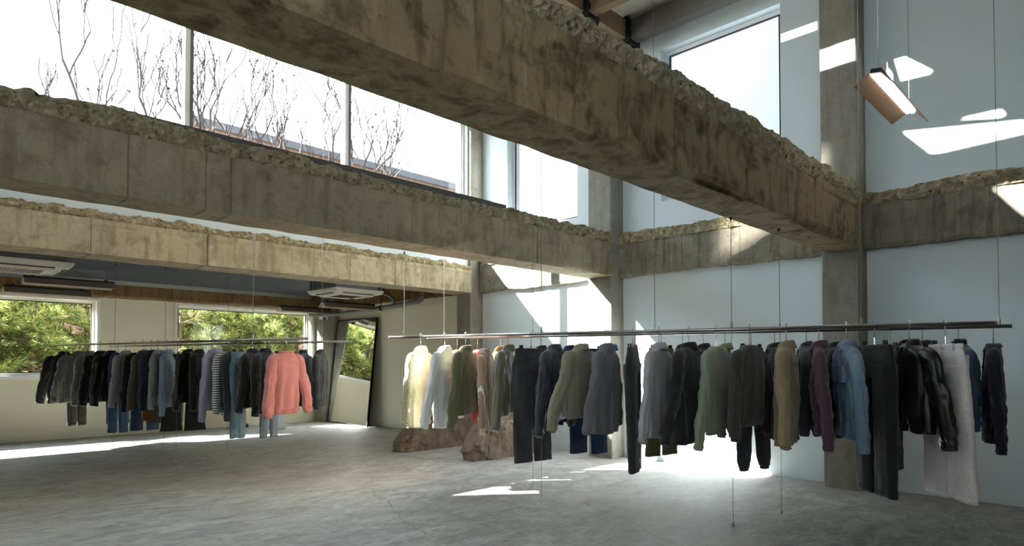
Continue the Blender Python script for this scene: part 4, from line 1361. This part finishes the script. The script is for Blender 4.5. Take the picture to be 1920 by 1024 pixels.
DROP = .055
BUTTON = plain('dark_button', srgb(60, 52, 44), .4, nscale=20, namt=.1)
GM = {}
def gm(key, *a, **k):
    if key not in GM: GM[key] = cloth(key, *a, **k)
    return GM[key]
S = srgb
MATS = {
    'cream_check': ('cream_check_cotton', S(206, 198, 164), 'check', S(160, 146, 104), .024),
    'white': ('white_cotton', S(238, 240, 240)),
    'olive': ('olive_cotton', S(112, 112, 80)),
    'beige_stripe': ('beige_striped_knit', S(186, 154, 130), 'vstripe', S(238, 232, 222), .075),
    'olive_sheen': ('olive_sheen_nylon', S(112, 110, 88), 'plain', None, .02, .42, .1),
    'washed_black': ('washed_black_denim', S(52, 52, 54), 'denim', S(86, 88, 90)),
    'navy_nylon': ('navy_nylon', S(44, 52, 64), 'plain', None, .02, .5, .1),
    'khaki': ('khaki_twill', S(146, 142, 122)),
    'grey': ('mid_grey_cotton', S(112, 116, 118)),
    'dark_grey': ('dark_grey_wool', S(52, 54, 56)),
    'pale_grey': ('pale_grey_cotton', S(166, 166, 168)),
    'black': ('black_wool', S(30, 29, 29)),
    'soft_black': ('soft_black_cotton', S(38, 37, 36)),
    'leather': ('black_leather', S(20, 20, 20), 'plain', None, .02, .32, .0),
    'sage': ('sage_knit', S(138, 150, 124), 'knit'),
    'charcoal': ('charcoal_jersey', S(62, 60, 54)),
    'tan': ('tan_suede', S(142, 124, 96)),
    'plum': ('plum_cotton', S(78, 56, 68)),
    'denim_light': ('light_blue_denim', S(92, 116, 138), 'denim', S(132, 156, 174)),
    'white_denim': ('off_white_denim', S(206, 198, 198), 'denim', S(222, 216, 214)),
    'orange': ('orange_knit', S(206, 134, 60), 'knit'),
    'red': ('coral_red_knit', S(214, 96, 84), 'knit'),
    'amber': ('amber_corduroy', S(186, 138, 88)),
    'blue_denim': ('indigo_denim', S(30, 46, 72), 'denim', S(58, 80, 110)),
    'royal': ('royal_blue_cotton', S(64, 104, 176)),
    'navy_blue': ('dark_navy_cotton', S(36, 50, 84)),
    'olive_trouser': ('olive_brown_twill', S(118, 106, 68)),
    'moss': ('moss_green_cotton', S(138, 148, 118)),
    'slate': ('slate_grey_wool', S(74, 76, 82)),
    'teal': ('teal_navy_nylon', S(22, 52, 84), 'plain', None, .02, .5, .1),
    'navy_knit': ('midnight_navy_knit', S(24, 26, 46), 'knit'),
    'grey_check': ('grey_checked_cotton', S(132, 132, 124), 'check', S(70, 70, 66), .034),
    'brown_black': ('brown_black_twill', S(58, 53, 44)),
    'grey_stripe': ('grey_pinstripe_cotton', S(124, 124, 120), 'vstripe', S(172, 172, 168), .022),
    'mid_denim': ('mid_blue_denim', S(52, 76, 104), 'denim', S(84, 110, 136)),
    'taupe': ('taupe_grey_wool', S(92, 90, 82)),
    'brown': ('tobacco_brown_cotton', S(140, 92, 42)),
    'ash': ('ash_grey_jersey', S(158, 158, 162)),
    'sky': ('pale_sky_cotton', S(142, 160, 182)),
    'grey_wool': ('grey_wool_flannel', S(104, 100, 94)),
    'lavender': ('lavender_jersey', S(162, 164, 192)),
    'breton': ('striped_breton_jersey', S(220, 222, 222), 'hstripe', S(30, 32, 38), .030),
    'charcoal_knit': ('charcoal_blue_knit', S(50, 54, 60), 'knit'),
    'light_wash': ('light_wash_denim', S(96, 124, 142), 'denim', S(140, 166, 178)),
    'faded': ('faded_grey_denim', S(112, 128, 138), 'denim', S(150, 162, 168)),
    'rose': ('dusty_rose_knit', S(204, 134, 134), 'knit'),
    'rose_rib': ('dusty_rose_rib', S(188, 116, 118), 'knit'),
    'lace': ('cream_lace', S(232, 214, 180)),
}
def M_(k):
    a = MATS[k]; return gm(*a)

# name, builder, rail, distance along rail, turn, width, body length, sleeve length, sleeve reach, material, options, label
G = [
    ('shirt', 'shirt', 'RA', 0.448, -16, 1.2, 0.985, 0.948, 0.48, 'cream_check', 'curved', 'cream checked cotton shirt, first garment from the left on the right rack', 'shirt'),
    ('shirt', 'shirt', 'RA', 0.771, -14, 1.12, 0.981, 0.956, 0.48, 'white', 'curved', 'plain white cotton shirt hanging second from the left on the right rack', 'shirt'),
    ('jacket', 'jacket', 'RA', 1.039, -16, 1.16, 0.843, 0.954, 0.48, 'olive', '', 'olive green field jacket between the white shirt and the beige striped cardigan', 'jacket'),
    ('cardigan', 'cardigan', 'RA', 1.291, -22, 1.04, 0.955, 1.013, 0.36, 'beige_stripe', 'trim:lace', 'beige cardigan with white vertical stripes and cream lace collar, hung edge on', 'cardigan'),
    ('jacket', 'jacket', 'RA', 1.559, -14, 1.24, 0.822, 0.934, 0.48, 'olive_sheen', '', 'shiny olive grey jacket just left of the black jeans', 'jacket'),
    ('jeans', 'jeans', 'RA', 1.823, 14, 1.2, 1.287, 0, 0.36, 'washed_black', 'straight string_tag', 'washed black jeans with white tag string, clipped at the left of right rack', 'jeans'),
    ('jacket', 'jacket', 'RA', 2.076, -8, 1.24, 0.864, 0.96, 0.48, 'navy_nylon', 'hood', 'dark navy padded hooded jacket just right of the washed black jeans', 'jacket'),
    ('cropped_jacket', 'jacket', 'RA', 2.359, 2, 1.24, 0.825, 0.905, 0.48, 'khaki', 'yoke band', 'cropped khaki jacket hanging in front of the indigo jeans', 'jacket'),
    ('shirt', 'shirt', 'RA', 2.614, -2, 1.04, 0.945, 0.922, 0.48, 'grey', 'curved', 'mid grey shirt with back yoke, right of the cropped khaki jacket', 'shirt'),
    ('trousers', 'trousers', 'RA', 2.874, -8, 1.12, 1.3, 0, 0.36, 'dark_grey', 'straight', 'narrow dark grey trousers clipped between two grey shirts, hem lowest there', 'trousers'),
    ('shirt', 'shirt', 'RA', 3.118, 0, 1.16, 0.947, 0.961, 0.48, 'pale_grey', 'curved', 'pale grey shirt hanging between dark grey trousers and the long black coat', 'shirt'),
    ('coat', 'jacket', 'RA', 3.385, 4, 1.24, 0.993, 0.96, 0.48, 'soft_black', 'trim:soft_black', 'long black tailored coat left of the sage green sweater', 'coat'),
    ('sweater', 'knit', 'RA', 3.618, 6, 1.04, 0.909, 1.009, 0.42, 'sage', '', 'pale sage green sweater on the right rack', 'sweater'),
    ('sweatshirt', 'sweatshirt', 'RA', 3.894, 16, 1.04, 0.83, 0.93, 0.36, 'charcoal', 'trim:charcoal', 'charcoal funnel neck sweatshirt right of the sage green sweater', 'sweatshirt'),
    ('jacket', 'jacket', 'RA', 4.18, 2, 1.08, 0.965, 0.939, 0.48, 'tan', 'yoke', 'tan suede jacket seen edge on, right of the charcoal sweatshirt', 'jacket'),
    ('shirt', 'shirt', 'RA', 4.42, -4, 1.04, 0.864, 0.962, 0.36, 'plum', '', 'plum purple shirt seen edge on', 'shirt'),
    ('denim_shirt', 'shirt', 'RA', 4.617, -14, 1.12, 0.883, 0.961, 0.36, 'denim_light', 'chest_pocket', 'light blue denim shirt with black lining shade, right of the plum shirt', 'denim shirt'),
    ('trousers', 'trousers', 'RA', 4.809, -27, 1.24, 1.31, 0, 0.36, 'black', 'straight', 'black wide trousers facing forward, right of the light blue denim shirt', 'trousers'),
    ('leather_jacket', 'jacket', 'RA', 5.037, -30, 0.98, 0.814, 0.918, 0.36, 'leather', 'eyelets front', 'black leather jacket with two metal eyelets on the cuff', 'jacket'),
    ('jeans', 'jeans', 'RA', 5.265, -22, 1.16, 1.303, 0, 0.36, 'white_denim', 'wide', 'off white wide leg jeans facing forward near the right end', 'jeans'),
    ('sweater', 'knit', 'RB', 0.434, -20, 1.0, 0.969, 0.986, 0.36, 'orange', '', 'orange knit whose collar shows between the white shirt and olive jacket', 'sweater'),
    ('sweater', 'knit', 'RB', 0.72, -22, 1.08, 0.956, 0.974, 0.36, 'red', '', 'coral red knit whose shoulder shows left of the beige striped cardigan', 'sweater'),
    ('jacket', 'jacket', 'RB', 1.032, -16, 1.0, 0.943, 0.99, 0.36, 'amber', '', 'amber jacket whose collar shows right of the beige striped cardigan', 'jacket'),
    ('shirt', 'shirt', 'RB', 1.553, -14, 1.04, 0.95, 0.966, 0.36, 'soft_black', '', 'dark shirt mostly hidden behind the navy hooded jacket', 'shirt'),
    ('shirt', 'shirt', 'RB', 1.896, -12, 1.04, 0.934, 0.95, 0.36, 'navy_blue', '', 'dark blue shirt, collar visible left of the cropped khaki jacket collar', 'shirt'),
    ('jeans', 'jeans', 'RB', 2.12, 28, 1.12, 1.285, 0, 0.36, 'blue_denim', 'straight', 'indigo blue jeans whose two hems show below khaki jacket and grey shirt', 'jeans'),
    ('shirt', 'shirt', 'RB', 2.372, -12, 1.08, 0.941, 0.955, 0.36, 'royal', '', 'royal blue shirt peeking out right of the mid grey shirt collar', 'shirt'),
    ('trousers', 'trousers', 'RB', 2.633, -12, 1.04, 1.331, 0, 0.36, 'soft_black', 'slim', 'black slim trousers behind the narrow dark grey trousers', 'trousers'),
    ('trousers', 'trousers', 'RB', 2.911, 20, 1.08, 1.245, 0, 0.36, 'olive_trouser', 'straight', 'olive brown trousers whose hems show below the pale grey shirt', 'trousers'),
    ('jacket', 'jacket', 'RB', 3.126, -2, 1.08, 0.931, 0.945, 0.36, 'black', '', 'black jacket hidden behind the long black coat, left shoulder showing', 'jacket'),
    ('jacket', 'jacket', 'RB', 3.324, -6, 1.08, 0.948, 0.97, 0.36, 'soft_black', '', 'black jacket whose collar shows between black coat and sage sweater', 'jacket'),
    ('shirt', 'shirt', 'RB', 3.53, -4, 1.0, 0.911, 0.99, 0.36, 'moss', '', 'moss green shirt whose hem shows below the charcoal sweatshirt', 'shirt'),
    ('joggers', 'joggers', 'RB', 3.769, 22, 1.12, 1.289, 0, 0.36, 'dark_grey', 'jogger gathered', 'dark grey joggers with gathered ankles under the charcoal sweatshirt', 'joggers'),
    ('jacket', 'jacket', 'RB', 3.975, -18, 1.24, 0.999, 0.95, 0.48, 'soft_black', '', 'dark jacket behind the tan suede jacket', 'jacket'),
    ('jacket', 'jacket', 'RB', 4.244, -4, 1.04, 0.876, 0.936, 0.36, 'slate', 'stand', 'slate grey jacket seen edge on between the tan jacket and plum shirt', 'jacket'),
    ('jacket', 'jacket', 'RB', 4.48, 2, 1.08, 0.95, 0.909, 0.36, 'black', '', 'black jacket hanging behind the light blue denim shirt', 'jacket'),
    ('trousers', 'trousers', 'RB', 4.902, 16, 1.08, 1.234, 0, 0.36, 'soft_black', 'straight', 'black trousers with higher hem behind the front facing black trousers', 'trousers'),
    ('jacket', 'jacket', 'RB', 5.134, 6, 1.0, 0.886, 0.843, 0.36, 'soft_black', '', 'black jacket whose collar rises behind the leather jacket shoulder', 'jacket'),
    ('jacket', 'jacket', 'RB', 5.383, -8, 1.12, 0.785, 0.831, 0.36, 'teal', 'stand', 'teal navy jacket just right of the off white jeans', 'jacket'),
    ('cardigan', 'cardigan', 'RB', 5.615, 8, 1.04, 0.937, 1.0, 0.36, 'navy_knit', 'trim:navy_knit', 'midnight navy cardigan seen edge on, last at the right end', 'cardigan'),
    ('jacket', 'jacket', 'LA', 0.299, -12, 1.0, 0.964, 0.95, 0.36, 'black', '', 'black cotton jacket, first garment at the far left of left rack', 'jacket'),
    ('shirt', 'shirt', 'LA', 0.773, -8, 1.0, 0.94, 0.926, 0.36, 'grey_check', '', 'grey checked shirt, second from the left on the left rack', 'shirt'),
    ('trousers', 'trousers', 'LA', 0.724, -10, 0.72, 1.319, 0, 0.36, 'brown_black', 'straight', 'brown black trousers between grey checked shirt and grey striped shirt', 'trousers'),
    ('shirt', 'shirt', 'LA', 1.099, -32, 1.04, 0.895, 0.957, 0.36, 'grey_stripe', '', 'grey pinstriped shirt on the left rack', 'shirt'),
    ('jacket', 'jacket', 'LA', 1.414, -26, 1.0, 0.91, 0.946, 0.36, 'soft_black', '', 'soft black jacket just right of the grey pinstriped shirt', 'jacket'),
    ('leather_jacket', 'jacket', 'LA', 1.72, -20, 0.96, 0.876, 0.944, 0.36, 'leather', '', 'black leather jacket just left of the mid blue straight jeans', 'jacket'),
    ('trousers', 'trousers', 'LB', 0.226, 0, 0.9, 1.334, 0, 0.36, 'soft_black', 'straight', 'black trousers whose hem shows left of the mid blue straight jeans', 'trousers'),
    ('jeans', 'jeans', 'LA', 1.928, -14, 0.7, 1.361, 0, 0.36, 'mid_denim', 'straight string_tag', 'mid blue straight jeans with tag, left part of the left rack', 'jeans'),
    ('shirt', 'shirt', 'LA', 2.131, -34, 1.0, 0.887, 0.945, 0.36, 'pale_grey', '', 'creased grey shirt right of the mid blue straight jeans', 'shirt'),
    ('sweater', 'knit', 'LA', 2.359, -40, 1.0, 0.958, 1.006, 0.36, 'black', '', 'long black knit between creased grey shirt and taupe jacket', 'sweater'),
    ('jacket', 'jacket', 'LA', 2.581, -40, 1.04, 0.911, 0.975, 0.36, 'taupe', '', 'taupe grey wool jacket left of the dark denim jacket', 'jacket'),
    ('jeans', 'jeans', 'LB', 0.978, 2, 1.04, 1.404, 0, 0.36, 'mid_denim', 'straight', 'blue jeans hem showing under the taupe jacket', 'jeans'),
    ('denim_jacket', 'jacket', 'LA', 2.797, -38, 1.04, 0.942, 0.974, 0.36, 'blue_denim', '', 'dark blue denim jacket in the middle of the left rack', 'jacket'),
    ('trousers', 'trousers', 'LB', 1.336, 6, 1.08, 1.247, 0, 0.36, 'brown', 'straight', 'tobacco brown trousers hem showing under the dark denim jacket', 'trousers'),
    ('shirt', 'shirt', 'LA', 2.957, -46, 1.0, 0.898, 0.945, 0.36, 'ash', '', 'ash grey long shirt in the middle of the left rack', 'shirt'),
    ('shirt', 'shirt', 'LA', 3.19, -48, 1.08, 0.927, 1.025, 0.36, 'sky', '', 'pale sky blue shirt just right of the ash grey shirt', 'shirt'),
    ('trousers', 'trousers', 'LB', 1.628, 2, 1.08, 1.25, 0, 0.36, 'grey_wool', 'straight', 'grey flannel trousers hem showing under the ash grey shirt', 'trousers'),
    ('trousers', 'trousers', 'LB', 1.991, 26, 1.16, 1.359, 0, 0.36, 'soft_black', 'flare', 'black flared trousers with two wide hems, middle of left rack', 'trousers'),
    ('leather_jacket', 'jacket', 'LA', 3.664, -36, 1.0, 0.836, 0.933, 0.36, 'leather', '', 'glossy black leather jacket hanging over the black flared trousers', 'jacket'),
    ('jacket', 'jacket', 'LA', 3.903, -44, 1.04, 0.829, 0.924, 0.36, 'black', '', 'black wool jacket left of the lavender hooded sweatshirt', 'jacket'),
    ('hooded_sweatshirt', 'hoodie', 'LA', 4.227, -36, 1.0, 0.924, 1.05, 0.42, 'lavender', '', 'lavender hooded sweatshirt on the left rack', 'sweatshirt'),
    ('striped_sweater', 'knit', 'LA', 4.418, -40, 1.04, 0.945, 0.952, 0.36, 'breton', '', 'black and white horizontally striped sweater', 'sweater'),
    ('sweater', 'knit', 'LA', 4.583, -42, 1.04, 0.91, 1.027, 0.36, 'charcoal_knit', '', 'charcoal blue knit left of the light washed jeans', 'sweater'),
    ('jeans', 'jeans', 'LA', 4.733, -36, 1.04, 1.283, 0, 0.36, 'light_wash', 'straight string_tag', 'light washed blue jeans with tag string, lowest hem of left rack', 'jeans'),
    ('jacket', 'jacket', 'LA', 5.016, -32, 1.0, 0.86, 0.901, 0.42, 'soft_black', '', 'black work jacket hanging over the light washed jeans', 'jacket'),
    ('jeans', 'jeans', 'LB', 3.912, -10, 0.8, 1.357, 0, 0.36, 'faded', 'slim', 'faded grey blue jeans whose hem shows under the black blazer', 'jeans'),
    ('jacket', 'jacket', 'LA', 5.26, -28, 1.04, 0.917, 0.937, 0.36, 'black', '', 'black blazer directly left of the pink sweater', 'jacket'),
    ('sweater', 'sweater', 'LA', 5.649, 2, 0.8, 0.921, 0.952, 0.36, 'rose', 'trim:rose_rib', 'dusty pink knitted sweater facing the viewer', 'sweater'),
    ('jacket', 'jacket', 'LB', 4.575, -26, 1.0, 0.879, 0.888, 0.36, 'navy_nylon', 'stand', 'dark navy jacket directly right behind the pink sweater', 'jacket'),
    ('jacket', 'jacket', 'LB', 4.894, -34, 1.0, 0.868, 0.898, 0.36, 'charcoal_knit', 'stand', 'charcoal jacket, last garment at right end of the left rack', 'jacket')
]
for gi, (oname, kind, rk, s, yaw, ws, bl, sl, ol, mk, opts, lab, cat) in enumerate(G):
    a, b, _ = RAILS[rk]
    d = (b - a).normalized()
    n = Vector((-d.y, d.x, 0)); n = n if n.x > 0 else -n
    yw = math.radians(yaw)
    across = (n * math.cos(yw) + d * math.sin(yw)).normalized()
    al = (d * math.cos(yw) - n * math.sin(yw)).normalized()
    up = Vector((0, 0, 1))
    # local x across the shoulders, local y toward the near end of the rail, local z up
    if across.cross(al).z < 0: across = -across; flip = True
    else: flip = False
    P = a + d * s + Vector((0, 0, RR + .0))
    Mx = Matrix(((across.x, al.x, 0, P.x), (across.y, al.y, 0, P.y), (0, 0, 1, P.z), (0, 0, 0, 1)))
    root = bpy.data.objects.new(oname, None); COL.objects.link(root)
    root.matrix_world = Mx
    tag(root, lab, cat, 'clothes on the right rack' if rk[0] == 'R' else 'clothes on the left rack')
    o = tuple(opts.split()) if opts else ()
    bottom = kind in ('jeans', 'trousers', 'joggers')
    trim = None
    for q in o:
        if q.startswith('trim:'): trim = M_(q[5:])
    flipped = flip
    if bottom:
        style = [q for q in o if q in ('slim', 'straight', 'wide', 'flare', 'jogger')]
        make_bottom(root, kind, ws, bl - DROP, M_(mk), 100 + gi, style[0] if style else 'straight', o)
    else:
        o2 = o
        if flipped:   # keep the long reaching sleeve on the side towards the photographer
            root['turned'] = 1
        make_top(root, kind, ws, bl - DROP, sl - DROP, ol, M_(mk), 100 + gi, trim, o2)
    for ch in root.children: ch.location.z = -DROP
    hl = ('steel clip hanger holding the ' if bottom else 'wire hanger under the ') + ' '.join(lab.split()[:11])
    hanger('clip' if bottom else 'top', Mx, hl)
for o in list(bpy.data.objects):
    if 'turned' in o: del o['turned']
